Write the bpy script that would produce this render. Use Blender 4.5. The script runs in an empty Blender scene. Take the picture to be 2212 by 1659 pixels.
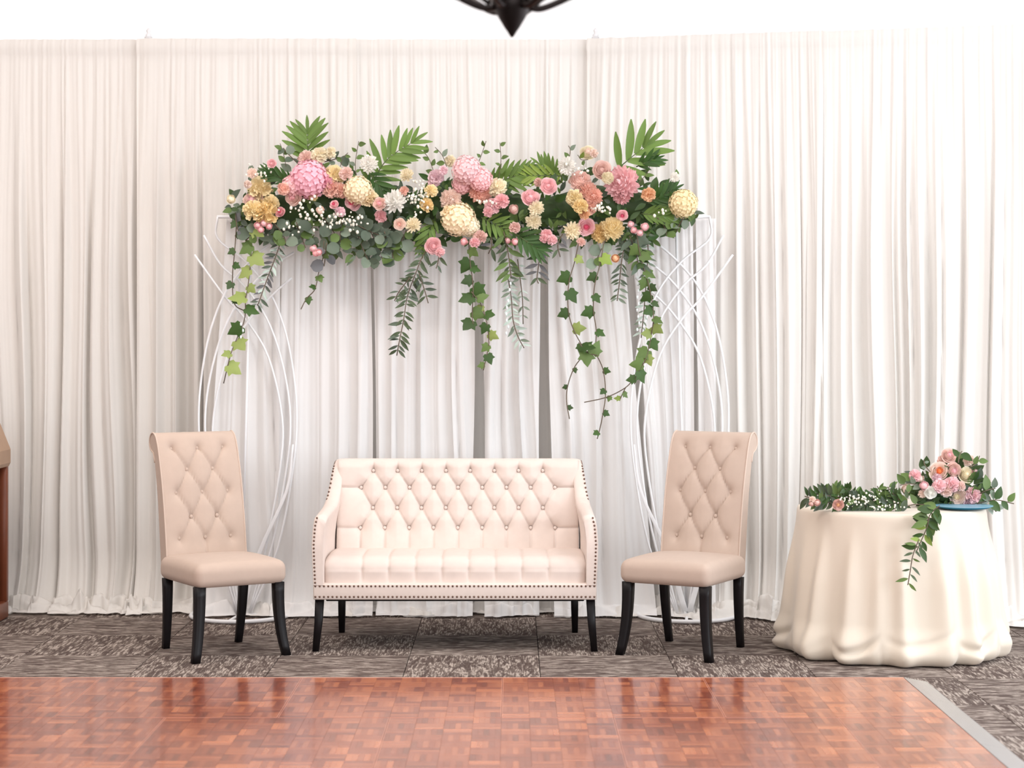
import bpy, bmesh, math, random
import numpy as np
from mathutils import Vector, Matrix

SC = bpy.context.scene
COL = SC.collection
rnd = random.Random(7)
PI = math.pi

# ------------------------------------------------------------------ camera
F = 4130.0            # focal length in pixels of the 2212 wide frame
EYE = 1.5             # lens height (m)
CX, HY = 1106.0, 730.0
cd = bpy.data.cameras.new('camera')
cam = bpy.data.objects.new('camera', cd)
COL.objects.link(cam)
cam.location = (0, 0, EYE)
cam.rotation_euler = (PI / 2, 0, 0)
cd.sensor_width = 36
cd.lens = 36 * F / 2212
cd.shift_y = -(829.5 - HY) / 2212
cd.clip_end = 60
cd.dof.use_dof = True
cd.dof.focus_distance = 9.35
cd.dof.aperture_fstop = 2.8
SC.camera = cam

# ------------------------------------------------------------------ light
w = bpy.data.worlds.new('sky')
SC.world = w
w.use_nodes = True
w.node_tree.nodes['Background'].inputs[0].default_value = (0.86, 0.93, 1.0, 1)
w.node_tree.nodes['Background'].inputs[1].default_value = 1.0
SC.view_settings.view_transform = 'Standard'
SC.view_settings.look = 'None'
SC.view_settings.gamma = 1
SC.view_settings.use_curve_mapping = False
SC.view_settings.exposure = 0.2


def area(name, loc, aim, sx, sy, power, col):
    l = bpy.data.lights.new(name, 'AREA')
    l.shape = 'RECTANGLE'
    l.size, l.size_y = sx, sy
    l.energy = power
    l.color = col
    o = bpy.data.objects.new(name, l)
    COL.objects.link(o)
    o.location = loc
    d = Vector(aim) - Vector(loc)
    o.rotation_euler = d.to_track_quat('-Z', 'Y').to_euler()
    return o


# daylight at the side windows (right wall), an unseen frontal fill added behind the camera,
# and the warm ceiling fixtures of the hall
area('window_daylight', (4.72, 8.1, 1.7), (0, 9.5, 1.2), 2.6, 2.0, 78, (0.88, 0.94, 1.0))
area('window_daylight', (4.72, 4.3, 1.7), (0, 6.3, 1.3), 2.6, 2.0, 150, (0.88, 0.94, 1.0))
area('rear_fill', (0.9, -2.7, 1.9), (0.2, 9, 1.4), 6.0, 2.4, 150, (1.0, 0.99, 0.98))
for fx, fy, pw_, fc in ((-3.0, 8.2, 44, (1.0, .89, .80)), (-3.0, 5.2, 30, (1.0, .89, .80)), (-0.6, 8.2, 42, (1.0, .96, .93)), (-0.6, 5.2, 36, (1.0, .96, .93)),
                        (2.2, 8.2, 26, (1.0, .98, .96)), (2.2, 5.2, 24, (1.0, .98, .96))):
    area('ceiling_fixture', (fx, fy, 3.9), (fx, fy + .25, 0), 1.2, 1.2, pw_, fc)
area('wall_uplight', (0.0, 11.02, 3.1), (0.0, 11.22, 3.6), 8.5, 0.12, 19, (1.0, 0.98, 0.98))  # unseen strip added behind the drape tops to brighten the wall above


# ------------------------------------------------------------------ helpers
def S(r, g, b, a=1):
    def f(c):
        c /= 255.0
        return c / 12.92 if c <= .04045 else ((c + .055) / 1.055) ** 2.4
    return (f(r), f(g), f(b), a)


def pw(px, py, Y):
    """world point seen at photo pixel px,py at the distance Y"""
    return Vector(((px - CX) * Y / F, Y, EYE - (py - HY) * Y / F))


def link(o, parent=None):
    COL.objects.link(o)
    if parent is not None:
        o.parent = parent
    return o


def mesh(name, v, f, smooth=True):
    m = bpy.data.meshes.new(name)
    m.from_pydata([tuple(p) for p in v], [], f)
    if smooth:
        m.polygons.foreach_set('use_smooth', [True] * len(m.polygons))
    m.update()
    return m


def obj(name, m, mat=None, parent=None, M=None):
    if mat is not None and not m.materials:
        m.materials.append(mat)
    o = bpy.data.objects.new(name, m)
    if M is not None:
        o.matrix_local = M
    return link(o, parent)


def tag(o, label=None, cat=None, group=None, kind=None):
    if label: o['label'] = label
    if cat: o['category'] = cat
    if group: o['group'] = group
    if kind: o['kind'] = kind
    return o


def empty(name, loc, rz=0, label=None, cat=None, group=None):
    o = bpy.data.objects.new(name, None)
    o.empty_display_size = .1
    o.location = loc
    o.rotation_euler = (0, 0, rz)
    link(o)
    return tag(o, label, cat, group)


def grid_faces(nu, nv, wrap=False, off=0):
    f = []
    for j in range(nv - 1):
        for i in range(nu if wrap else nu - 1):
            a = j * nu + i
            b = j * nu + (i + 1) % nu
            f.append((off + a, off + b, off + b + nu, off + a + nu))
    return f


class MB:
    """collects shapes into one mesh"""
    def __init__(s):
        s.v, s.f = [], []

    def add(s, v, f):
        o = len(s.v)
        s.v += [tuple(p) for p in v]
        s.f += [tuple(i + o for i in q) for q in f]
        return s

    def box(s, x0, x1, y0, y1, z0, z1):
        v = [(x, y, z) for z in (z0, z1) for y in (y0, y1) for x in (x0, x1)]
        return s.add(v, [(0, 2, 3, 1), (4, 5, 7, 6), (0, 1, 5, 4), (2, 6, 7, 3), (0, 4, 6, 2), (1, 3, 7, 5)])

    def tube(s, pts, r, n=6, cap=True):
        pts = [Vector(p) for p in pts]
        rs = r if isinstance(r, (list, tuple)) else [r] * len(pts)
        v = []
        prev = None
        for i, p in enumerate(pts):
            t = (pts[min(i + 1, len(pts) - 1)] - pts[max(i - 1, 0)])
            if t.length < 1e-9: t = Vector((0, 0, 1))
            t.normalize()
            if prev is None:
                a = t.orthogonal().normalized()
            else:
                a = prev - t * prev.dot(t)
                a = a.normalized() if a.length > 1e-6 else t.orthogonal().normalized()
            prev = a
            b = t.cross(a)
            for k in range(n):
                q = 2 * PI * k / n
                v.append(p + (a * math.cos(q) + b * math.sin(q)) * rs[i])
        f = grid_faces(n, len(pts), True)
        if cap:
            f.append(tuple(range(n))[::-1])
            f.append(tuple(range((len(pts) - 1) * n, len(pts) * n)))
        return s.add(v, f)

    def bar(s, pts, wx, wy):
        """square section bar through points; section stays level (x,y)"""
        v = []
        for i, p in enumerate(pts):
            a = (wx[i] if isinstance(wx, (list, tuple)) else wx) / 2
            b = (wy[i] if isinstance(wy, (list, tuple)) else wy) / 2
            c = .78
            for dx, dy in ((-a, -b * c), (-a * c, -b), (a * c, -b), (a, -b * c), (a, b * c), (a * c, b), (-a * c, b), (-a, b * c)):
                v.append((p[0] + dx, p[1] + dy, p[2]))
        n = 8
        f = grid_faces(n, len(pts), True)
        f.append(tuple(range(n))[::-1])
        f.append(tuple(range((len(pts) - 1) * n, len(pts) * n)))
        return s.add(v, f)

    def lathe(s, prof, n=24, c=(0, 0, 0)):
        v = []
        for r, z in prof:
            for k in range(n):
                a = 2 * PI * k / n
                v.append((c[0] + r * math.cos(a), c[1] + r * math.sin(a), c[2] + z))
        f = grid_faces(n, len(prof), True)
        f.append(tuple(range(n))[::-1])
        f.append(tuple(range((len(prof) - 1) * n, len(prof) * n)))
        return s.add(v, f)

    def ball(s, c, r, nu=8, nv=6, sq=(1, 1, 1)):
        prof = [(max(1e-4, r * math.sin(PI * j / nv)), -r * math.cos(PI * j / nv)) for j in range(nv + 1)]
        v = []
        for rr, z in prof:
            for k in range(nu):
                a = 2 * PI * k / nu
                v.append((c[0] + rr * math.cos(a) * sq[0], c[1] + rr * math.sin(a) * sq[1], c[2] + z * sq[2]))
        return s.add(v, grid_faces(nu, nv + 1, True))

    def build(s, name, mat, parent=None, smooth=True, M=None):
        return obj(name, mesh(name, s.v, s.f, smooth), mat, parent, M)


def fix_normals(o):
    bm = bmesh.new()
    bm.from_mesh(o.data)
    bmesh.ops.recalc_face_normals(bm, faces=bm.faces)
    bm.to_mesh(o.data)
    bm.free()
    return o


def sharp(o, ang=40):
    """mark edges sharper than ang"""
    bm = bmesh.new()
    bm.from_mesh(o.data)
    bmesh.ops.recalc_face_normals(bm, faces=bm.faces)
    for e in bm.edges:
        if len(e.link_faces) == 2 and e.calc_face_angle(0) > math.radians(ang):
            e.smooth = False
    bm.to_mesh(o.data)
    bm.free()
    return o


def rounded_box(name, x0, x1, y0, y1, z0, z1, r, seg, mat, parent=None, dome=0.0, cuts=0):
    bm = bmesh.new()
    bmesh.ops.create_cube(bm, size=1)
    for v in bm.verts:
        v.co = Vector(((x0 + x1) / 2 + v.co.x * (x1 - x0), (y0 + y1) / 2 + v.co.y * (y1 - y0), (z0 + z1) / 2 + v.co.z * (z1 - z0)))
    bmesh.ops.bevel(bm, geom=list(bm.edges), offset=r, segments=seg, profile=.5, affect='EDGES')
    if cuts:
        bmesh.ops.subdivide_edges(bm, edges=[e for e in bm.edges if e.calc_length() > r * 2.2], cuts=cuts, use_grid_fill=True)
        for v in bm.verts:
            if v.co.z > z1 - r * .6:
                a = 1 - ((v.co.x - (x0 + x1) / 2) / ((x1 - x0) / 2)) ** 2
                b = 1 - ((v.co.y - (y0 + y1) / 2) / ((y1 - y0) / 2)) ** 2
                v.co.z += dome * max(a, 0) ** .7 * max(b, 0) ** .7
    bmesh.ops.recalc_face_normals(bm, faces=bm.faces)
    m = bpy.data.meshes.new(name)
    bm.to_mesh(m)
    bm.free()
    m.polygons.foreach_set('use_smooth', [True] * len(m.polygons))
    return obj(name, m, mat, parent)


# ------------------------------------------------------------------ materials
MAT = {}


def principled(name, col, rough=.6, metal=0, spec=.5, trans=0.0, bump=None, var=None, coat=0, sheen=0, randv=0):
    m = bpy.data.materials.new(name)
    m.use_nodes = True
    nt = m.node_tree
    b = nt.nodes['Principled BSDF']
    b.inputs['Base Color'].default_value = col
    b.inputs['Roughness'].default_value = rough
    b.inputs['Metallic'].default_value = metal
    b.inputs['Specular IOR Level'].default_value = spec
    b.inputs['Coat Weight'].default_value = coat
    b.inputs['Sheen Weight'].default_value = sheen
    csock = None
    if var or randv:
        hs = nt.nodes.new('ShaderNodeHueSaturation')
        hs.inputs['Color'].default_value = col
        if randv:
            oi = nt.nodes.new('ShaderNodeObjectInfo')
            mr = nt.nodes.new('ShaderNodeMapRange')
            mr.inputs[3].default_value = 1 - randv
            mr.inputs[4].default_value = 1 + randv
            nt.links.new(oi.outputs['Random'], mr.inputs[0])
            nt.links.new(mr.outputs[0], hs.inputs['Value'])
        if var:
            tc = nt.nodes.new('ShaderNodeTexCoord')
            no = nt.nodes.new('ShaderNodeTexNoise')
            no.inputs['Scale'].default_value = var[0]
            no.inputs['Detail'].default_value = 4
            nt.links.new(tc.outputs['Object'], no.inputs['Vector'])
            mr2 = nt.nodes.new('ShaderNodeMapRange')
            mr2.inputs[1].default_value = .3
            mr2.inputs[2].default_value = .7
            mr2.inputs[3].default_value = 1 - var[1]
            mr2.inputs[4].default_value = 1 + var[1]
            nt.links.new(no.outputs[0], mr2.inputs[0])
            if randv:
                mu = nt.nodes.new('ShaderNodeMath')
                mu.operation = 'MULTIPLY'
                nt.links.new(mr.outputs[0], mu.inputs[0])
                nt.links.new(mr2.outputs[0], mu.inputs[1])
                nt.links.new(mu.outputs[0], hs.inputs['Value'])
            else:
                nt.links.new(mr2.outputs[0], hs.inputs['Value'])
        nt.links.new(hs.outputs[0], b.inputs['Base Color'])
        csock = hs.outputs[0]
    if bump:
        tc = nt.nodes.new('ShaderNodeTexCoord')
        mp = nt.nodes.new('ShaderNodeMapping')
        mp.inputs['Scale'].default_value = bump[2] if len(bump) > 2 else (1, 1, 1)
        no = nt.nodes.new('ShaderNodeTexNoise')
        no.inputs['Scale'].default_value = bump[0]
        no.inputs['Detail'].default_value = 3
        bp = nt.nodes.new('ShaderNodeBump')
        bp.inputs['Strength'].default_value = bump[1]
        bp.inputs['Distance'].default_value = .002
        nt.links.new(tc.outputs['Object'], mp.inputs[0])
        nt.links.new(mp.outputs[0], no.inputs['Vector'])
        nt.links.new(no.outputs[0], bp.inputs['Height'])
        nt.links.new(bp.outputs[0], b.inputs['Normal'])
    if trans > 0:
        tr = nt.nodes.new('ShaderNodeBsdfTranslucent')
        tr.inputs[0].default_value = col
        if csock: nt.links.new(csock, tr.inputs[0])
        mx = nt.nodes.new('ShaderNodeMixShader')
        mx.inputs[0].default_value = trans
        nt.links.new(b.outputs[0], mx.inputs[1])
        nt.links.new(tr.outputs[0], mx.inputs[2])
        nt.links.new(mx.outputs[0], nt.nodes['Material Output'].inputs[0])
    MAT[name] = m
    return m


principled('wall_paint', S(231, 229, 230), .8, bump=(60, .05), spec=.2)
principled('ceiling_paint', S(238, 236, 234), .9, spec=.2)
principled('carpet_base', S(60, 52, 50), .95)
principled('drape_ivory', S(240, 236, 231), .75, trans=.2, spec=.15, bump=(90, .08, (1, 1, .15)))
principled('drape_white', S(244, 242, 241), .65, trans=.2, spec=.2, bump=(90, .08, (1, 1, .15)))
principled('table_satin', S(234, 221, 204), .5, trans=.12, spec=.3, sheen=.2, bump=(300, .05))
principled('white_metal', S(238, 238, 240), .35, spec=.5)
principled('sofa_linen', S(222, 207, 198), .8, spec=.15, sheen=.1, bump=(500, .12), var=(30, .02))
principled('chair_linen', S(192, 172, 158), .85, spec=.12, sheen=.1, bump=(500, .15), var=(30, .02))
principled('chair_piping', S(204, 184, 170), .8, spec=.2)
principled('black_wood', S(17, 13, 15), .42, spec=.25, var=(20, .2))
principled('bronze_nail', S(120, 96, 84), .35, metal=.9)
principled('underlining', S(20, 18, 18), .9)
principled('bronze', S(38, 28, 26), .42, metal=.55, bump=(60, .2))
principled('candle_sleeve', S(225, 210, 180), .6)
principled('lectern_tan', S(172, 140, 115), .5, var=(8, .06))
principled('lectern_red', S(125, 66, 40), .4, var=(10, .1))
principled('lectern_dark', S(62, 20, 12), .45, var=(10, .1))
principled('aluminium', S(200, 200, 203), .32, metal=.85)
principled('panel_edge', S(205, 150, 130), .4)
principled('panel_base', S(128, 58, 38), .35)
principled('hidden_table', S(120, 90, 60), .6)
principled('teal_glass', S(28, 100, 125), .35, spec=.25)
principled('dish_rim', S(120, 165, 185), .35, spec=.3)
principled('crystal', S(235, 245, 246), .08, spec=.9)

PET = {}
for k, c in dict(palepink=(250, 220, 210), pink=(249, 200, 202), bigpink=(248, 190, 204), hot=(230, 105, 135), coral=(251, 206, 190),
                 blush=(251, 230, 218), cream=(251, 240, 214), white=(250, 247, 241), yellow=(252, 234, 190),
                 peach=(252, 234, 200), amber=(247, 220, 164), orange=(248, 202, 162), dusty=(240, 204, 194),
                 softpink=(251, 210, 212), tangerine=(240, 150, 96), lilac=(248, 218, 224)).items():
    PET[k] = principled('petal_' + k, S(*c), .65, spec=.15, trans=.16, randv=.05)
LEAF = {}
for k, c in dict(bright=(134, 156, 70), mid=(98, 122, 66), dark=(66, 88, 50), euc=(126, 140, 122), eucdark=(92, 106, 90), silver=(186, 202, 192),
                 ivy=(64, 92, 44), ivylight=(150, 166, 94), ruscus=(80, 94, 68), ruscusgrey=(108, 108, 110), palm=(104, 132, 62), palmdark=(60, 92, 42)).items():
    LEAF[k] = principled('leaf_' + k, S(*c), .5, spec=.35, trans=.2, randv=.18)
STEM = principled('stem_brown', S(98, 84, 68), .7)
STEMG = principled('stem_green', S(84, 98, 58), .6)
BABY = principled('babys_breath', S(250, 248, 236), .7, trans=.2)


def carpet_material():
    m = bpy.data.materials.new('carpet_zebra')
    m.use_nodes = True
    nt = m.node_tree
    N, L = nt.nodes, nt.links
    b = N['Principled BSDF']
    b.inputs['Roughness'].default_value = .95
    b.inputs['Specular IOR Level'].default_value = .1
    tc = N.new('ShaderNodeTexCoord')
    oi = N.new('ShaderNodeObjectInfo')
    off = N.new('ShaderNodeVectorMath'); off.operation = 'SCALE'
    cmb = N.new('ShaderNodeCombineXYZ')
    for i in range(3): L.new(oi.outputs['Random'], cmb.inputs[i])
    L.new(cmb.outputs[0], off.inputs[0]); off.inputs['Scale'].default_value = 37.0
    add = N.new('ShaderNodeVectorMath'); add.operation = 'ADD'
    L.new(tc.outputs['Object'], add.inputs[0]); L.new(off.outputs[0], add.inputs[1])

    def noise(scale, vec, detail=2, dist=0, rough=.5):
        mp = N.new('ShaderNodeMapping'); mp.inputs['Scale'].default_value = vec
        L.new(add.outputs[0], mp.inputs[0])
        n = N.new('ShaderNodeTexNoise')
        n.inputs['Scale'].default_value = scale
        n.inputs['Detail'].default_value = detail
        n.inputs['Distortion'].default_value = dist
        n.inputs['Roughness'].default_value = rough
        L.new(mp.outputs[0], n.inputs['Vector'])
        return n

    def ramp(src, stops):
        r = N.new('ShaderNodeValToRGB')
        el = r.color_ramp.elements
        el[0].position, el[0].color = stops[0][0], (stops[0][1],) * 3 + (1,)
        el[1].position, el[1].color = stops[1][0], (stops[1][1],) * 3 + (1,)
        L.new(src, r.inputs[0])
        return r
    streak = noise(1.0, (7, 34, 1), 3, 1.2)
    rs = ramp(streak.outputs[0], ((.50, 0), (.57, 1)))          # 1 = dark zebra streak
    streak2 = noise(1.0, (16, 26, 1), 2, .5)
    rs2 = ramp(streak2.outputs[0], ((.52, 0), (.6, 1)))
    lines = noise(1.0, (14, 130, 1), 1, 0)
    rl = ramp(lines.outputs[0], ((.47, 0), (.56, 1)))           # fine light pile lines along the tile
    fine = noise(1.0, (260, 420, 1), 2, 0)
    mix1 = N.new('ShaderNodeMix'); mix1.data_type = 'RGBA'
    mix1.inputs[6].default_value = S(122, 109, 102); mix1.inputs[7].default_value = S(186, 173, 163)
    L.new(rl.outputs[0], mix1.inputs[0])
    mix2 = N.new('ShaderNodeMix'); mix2.data_type = 'RGBA'
    mix2.inputs[7].default_value = S(84, 70, 66)
    sc = N.new('ShaderNodeMath'); sc.operation = 'MULTIPLY'; sc.inputs[1].default_value = .85
    L.new(rs.outputs[0], sc.inputs[0])
    L.new(sc.outputs[0], mix2.inputs[0]); L.new(mix1.outputs[2], mix2.inputs[6])
    mix3 = N.new('ShaderNodeMix'); mix3.data_type = 'RGBA'
    mix3.inputs[7].default_value = S(100, 86, 80)
    sc2 = N.new('ShaderNodeMath'); sc2.operation = 'MULTIPLY'; sc2.inputs[1].default_value = .55
    L.new(rs2.outputs[0], sc2.inputs[0])
    L.new(sc2.outputs[0], mix3.inputs[0]); L.new(mix2.outputs[2], mix3.inputs[6])
    hs = N.new('ShaderNodeHueSaturation')
    mr = N.new('ShaderNodeMapRange'); mr.inputs[1].default_value = .3; mr.inputs[2].default_value = .7
    mr.inputs[3].default_value = .66; mr.inputs[4].default_value = 1.0
    L.new(fine.outputs[0], mr.inputs[0]); L.new(mr.outputs[0], hs.inputs['Value'])
    L.new(mix3.outputs[2], hs.inputs['Color'])
    L.new(hs.outputs[0], b.inputs['Base Color'])
    bp = N.new('ShaderNodeBump'); bp.inputs['Strength'].default_value = .5; bp.inputs['Distance'].default_value = .003
    L.new(lines.outputs[0], bp.inputs['Height']); L.new(bp.outputs[0], b.inputs['Normal'])
    MAT['carpet'] = m
    return m


carpet_material()


def parquet_material():
    m = bpy.data.materials.new('parquet_mahogany')
    m.use_nodes = True
    nt = m.node_tree
    N, L = nt.nodes, nt.links
    b = N['Principled BSDF']
    b.inputs['Roughness'].default_value = .25
    b.inputs['Specular IOR Level'].default_value = .5
    b.inputs['Coat Weight'].default_value = .45
    b.inputs['Coat Roughness'].default_value = .1
    b.inputs['Coat IOR'].default_value = 1.6
    at = N.new('ShaderNodeAttribute'); at.attribute_name = 'tone'
    oi = N.new('ShaderNodeObjectInfo')
    tc = N.new('ShaderNodeTexCoord')
    mp = N.new('ShaderNodeMapping'); mp.inputs['Scale'].default_value = (12, 140, 12)
    L.new(tc.outputs['Object'], mp.inputs[0])
    g = N.new('ShaderNodeTexNoise'); g.inputs['Scale'].default_value = 1; g.inputs['Detail'].default_value = 3
    L.new(mp.outputs[0], g.inputs['Vector'])
    # tone = .7*strip + .3*block
    m1 = N.new('ShaderNodeMath'); m1.operation = 'MULTIPLY'; m1.inputs[1].default_value = .85
    L.new(at.outputs['Fac'], m1.inputs[0])
    m2 = N.new('ShaderNodeMath'); m2.operation = 'MULTIPLY_ADD'; m2.inputs[1].default_value = .28
    L.new(oi.outputs['Random'], m2.inputs[0]); L.new(m1.outputs[0], m2.inputs[2])
    m3 = N.new('ShaderNodeMath'); m3.operation = 'MULTIPLY_ADD'; m3.inputs[1].default_value = .08
    L.new(g.outputs[0], m3.inputs[0]); L.new(m2.outputs[0], m3.inputs[2])
    r = N.new('ShaderNodeValToRGB')
    el = r.color_ramp.elements
    el[0].position, el[0].color = .05, S(104, 42, 26)
    el[1].position, el[1].color = .95, S(190, 110, 70)
    e = el.new(.5); e.color = S(140, 64, 40)
    L.new(m3.outputs[0], r.inputs[0])
    L.new(r.outputs[0], b.inputs['Base Color'])
    MAT['parquet'] = m


parquet_material()

# ------------------------------------------------------------------ room shell
RX0, RX1, RY0, RY1, CZ = -5.0, 4.8, -3.0, 11.3, 3.95


def structure(o):
    o['kind'] = 'structure'
    return o


floor = structure(MB().box(RX0, RX1, RY0, RY1, -.12, -.012).build('floor', MAT['carpet_base'], smooth=False))
structure(MB().box(RX0, RX1, RY0, RY1, CZ, CZ + .1).build('ceiling', MAT['ceiling_paint'], smooth=False))
structure(MB().box(RX0, RX1, RY1, RY1 + .12, -.12, CZ).build('wall_back', MAT['wall_paint'], smooth=False))
structure(MB().box(RX0 - .12, RX0, RY0, RY1, -.12, CZ).build('wall_left', MAT['wall_paint'], smooth=False))


def wall_with_windows(name, axis, at, a0, a1, th, wins, zb, zt):
    b = MB()

    def add(u0, u1, z0, z1):
        if u1 - u0 < 1e-4: return
        if axis == 'x': b.box(at, at + th, u0, u1, z0, z1)
        else: b.box(u0, u1, at, at + th, z0, z1)
    add(a0, a1, -.12, zb)
    add(a0, a1, zt, CZ)
    e = a0
    for u0, u1 in wins:
        add(e, u0, zb, zt)
        e = u1
    add(e, a1, zb, zt)
    structure(b.build(name, MAT['wall_paint'], smooth=False))


SIDE_WIN = [(2.9, 5.7), (6.7, 9.5)]
REAR_WIN = [(-2.6, 0.3), (0.9, 3.8)]
wall_with_windows('wall_right', 'x', RX1, RY0, RY1, .12, SIDE_WIN, .6, 2.8)
wall_with_windows('wall_front', 'y', RY0 - .12, RX0, RX1, .12, REAR_WIN, .6, 3.1)
n = 0
for wins, axis in ((SIDE_WIN, 'x'), (REAR_WIN, 'y')):
    for u0, u1 in wins:
        n += 1
        zb, zt = .6, (2.8 if axis == 'x' else 3.1)
        b = MB()
        for a, c, d, e in ((u0, u0 + .05, zb, zt), (u1 - .05, u1, zb, zt), (u0, u1, zb, zb + .05), (u0, u1, zt - .05, zt),
                           ((u0 + u1) / 2 - .02, (u0 + u1) / 2 + .02, zb, zt)):
            if axis == 'x': b.box(RX1 + .03, RX1 + .09, a, c, d, e)
            else: b.box(a, c, RY0 - .09, RY0 - .03, d, e)
        structure(b.build('window_%d' % n, MAT['white_metal'], smooth=False))

# carpet tiles: quarter-turned squares laid on the floor
T = .61
tm = []
bm = bmesh.new()
bmesh.ops.create_cube(bm, size=1)
for v in bm.verts:
    v.co = Vector((v.co.x * (T - .003), v.co.y * (T - .003), v.co.z * .011 - .0065))
bmesh.ops.bevel(bm, geom=[e for e in bm.edges if all(v.co.z > -.002 for v in e.verts)], offset=.0015, segments=1, affect='EDGES')
tile_me = bpy.data.meshes.new('carpet_tile')
bm.to_mesh(tile_me)
bm.free()
tile_me.materials.append(MAT['carpet'])
for j in range(-5, 5):
    for i in range(-6, 7):
        o = bpy.data.objects.new('carpet_tile', tile_me)
        o.location = (-.484 + T * (i + .5), 8.43 + T * (j + .5), 0)
        o.rotation_euler = (0, 0, (PI / 2 if (i + j) % 2 == 0 else 0) + (PI if rnd.random() < .5 else 0))
        if o.location.y > RY1 - .3 or o.location.x > RX1 - .3 or o.location.x < RX0 + .3: 
            bpy.data.objects.remove(o); continue
        link(o, floor)

# ------------------------------------------------------------------ dance floor
DF = .872
DX1, DY1 = 1.703, 8.315
df = empty('dance_floor', (DX1 - 2.2, DY1 - 1.3, 0), 0,
           'glossy reddish parquet portable dance floor with silver metal edge lying on the grey carpet', 'dance floor')
DO = Vector(df.location)
TH = .022
NB = 8
P = DF / NB
block_me = []
for k in range(6):
    r2 = random.Random(50 + k)
    v, f, tone = [], [], []
    ns = 5
    sw = (P - .0003) / ns
    for s in range(ns):
        y0 = -(P - .0003) / 2 + s * sw + .00006
        y1 = y0 + sw - .00012
        x0, x1 = -(P - .0003) / 2, (P - .0003) / 2
        e = .0002
        z0, z1 = TH - .006, TH
        o = len(v)
        v += [(x0, y0, z0), (x1, y0, z0), (x1, y1, z0), (x0, y1, z0), (x0, y0, z1 - e), (x1, y0, z1 - e), (x1, y1, z1 - e), (x0, y1, z1 - e),
              (x0 + e, y0 + e, z1), (x1 - e, y0 + e, z1), (x1 - e, y1 - e, z1), (x0 + e, y1 - e, z1)]
        q = [(0, 1, 5, 4), (1, 2, 6, 5), (2, 3, 7, 6), (3, 0, 4, 7), (4, 5, 9, 8), (5, 6, 10, 9), (6, 7, 11, 10), (7, 4, 8, 11), (8, 9, 10, 11)]
        f += [tuple(i + o for i in t) for t in q]
        t = min(1, max(0, r2.gauss(.40, .2)))
        if r2.random() < .04: t = .82
        tone += [t] * 12
    m = mesh('parquet_block', v, f, False)
    a = m.attributes.new('tone', 'FLOAT', 'POINT')
    a.data.foreach_set('value', tone)
    m.materials.append(MAT['parquet'])
    block_me.append((m, v, f, tone))


def in_view(x, y):
    px, py = CX + x / y * F, HY + (EYE - TH) / y * F
    return -40 < px < 2250 and py < 1680


cands = []
panels = []
rows = [(DY1 - DF, DX1, DF), (DY1 - 2 * DF, DX1 - DF / 2, DF), (DY1 - 3 * DF, DX1, DF)]
for ri, (y0, xr, _) in enumerate(rows):
    x = xr
    spans = []
    if xr < DX1: spans.append((xr, DX1))
    while x > -2.7:
        spans.append((x - DF, x))
        x -= DF
    for (xa, xb) in spans:
        g = .0025
        b = MB().box(xa + g - DO.x, xb - g - DO.x, y0 + g - DO.y, y0 + DF - g - DO.y, .001, TH - .006)
        # bright edging where two panels meet
        p = b.build('floor_panel', MAT['panel_base'], df, False)
        eb = MB()
        t = .0013
        for (q0, q1, r0, r1) in ((xa + g, xb - g, y0 + g, y0 + g + t), (xa + g, xb - g, y0 + DF - g - t, y0 + DF - g),
                                 (xa + g, xa + g + t, y0 + g, y0 + DF - g), (xb - g - t, xb - g, y0 + g, y0 + DF - g)):
            eb.box(q0 - DO.x, q1 - DO.x, r0 - DO.y, r1 - DO.y, TH - .008, TH + .0003)
        eb.build('edge_band', MAT['panel_edge'], p, False)
        nx = int(round((xb - xa) / P))
        for i in range(nx):
            for j in range(NB):
                cx, cy = xa + (i + .5) * (xb - xa) / nx, y0 + (j + .5) * P
                cands.append((0 if in_view(cx, cy) else 1, cy, cx, (i + j + ri) % 2, p))
cands.sort(key=lambda c: (c[0], c[1]))
rest = {}
for k, (vis, cy, cx, turn, p) in enumerate(cands):
    m, v, f, tone = block_me[rnd.randrange(6)]
    rz = (PI / 2 if turn else 0) + (PI if rnd.random() < .5 else 0)
    s = .999
    M = Matrix.Translation((cx - DO.x, cy - DO.y, 0)) @ Matrix.Rotation(rz, 4, 'Z') @ Matrix.Diagonal((s, s, 1, 1))
    if k < 300:
        obj('parquet_block', m, None, p, M)
    else:
        rest.setdefault(p.name, (p, MB(), []))
        _, b, tn = rest[p.name]
        jit = rnd.uniform(-.15, .15)
        b.add([M @ Vector(q) for q in v], f)
        tn += [min(1, max(0, t + jit)) for t in tone]
for p, b, tn in rest.values():
    o = b.build('parquet_blocks', MAT['parquet'], p, False)
    a = o.data.attributes.new('tone', 'FLOAT', 'POINT')
    a.data.foreach_set('value', tn)
    o['kind'] = 'stuff'
# silver ramp along the right edge, in sections, and the thin strip along the far edge
yb = DY1
for yj in (7.82, 6.953, 6.08, 5.70):
    prof = [(0, .001), (0, TH + .001)]
    nr = 9
    for k in range(nr):
        a = .004 + k * .0105
        zz = TH + .001 - (TH - .004) * (k / nr)
        prof += [(a, zz), (a + .004, zz + .0012), (a + .0075, zz - .0012)]
    prof += [(.102, .003), (.102, .001)]
    np_ = len(prof)
    v = [(DX1 + .002 + a - DO.x, y - DO.y, z) for y in (yj + .001, yb - .001) for a, z in prof]
    f = [(i, (i + 1) % np_, (i + 1) % np_ + np_, i + np_) for i in range(np_)] + [tuple(range(np_)), tuple(range(np_, 2 * np_))[::-1]]
    o = obj('edge_ramp', mesh('edge_ramp', v, f, False), MAT['aluminium'], df)
    fix_normals(o)
    o['label'] = 'silver ribbed metal edge'
    yb = yj
MB().box(-2.7 - DO.x, DX1 + .002 - DO.x, DY1 + .001 - DO.y, DY1 + .012 - DO.y, .001, TH).build('edge_strip', MAT['panel_edge'], df, False)


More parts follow.
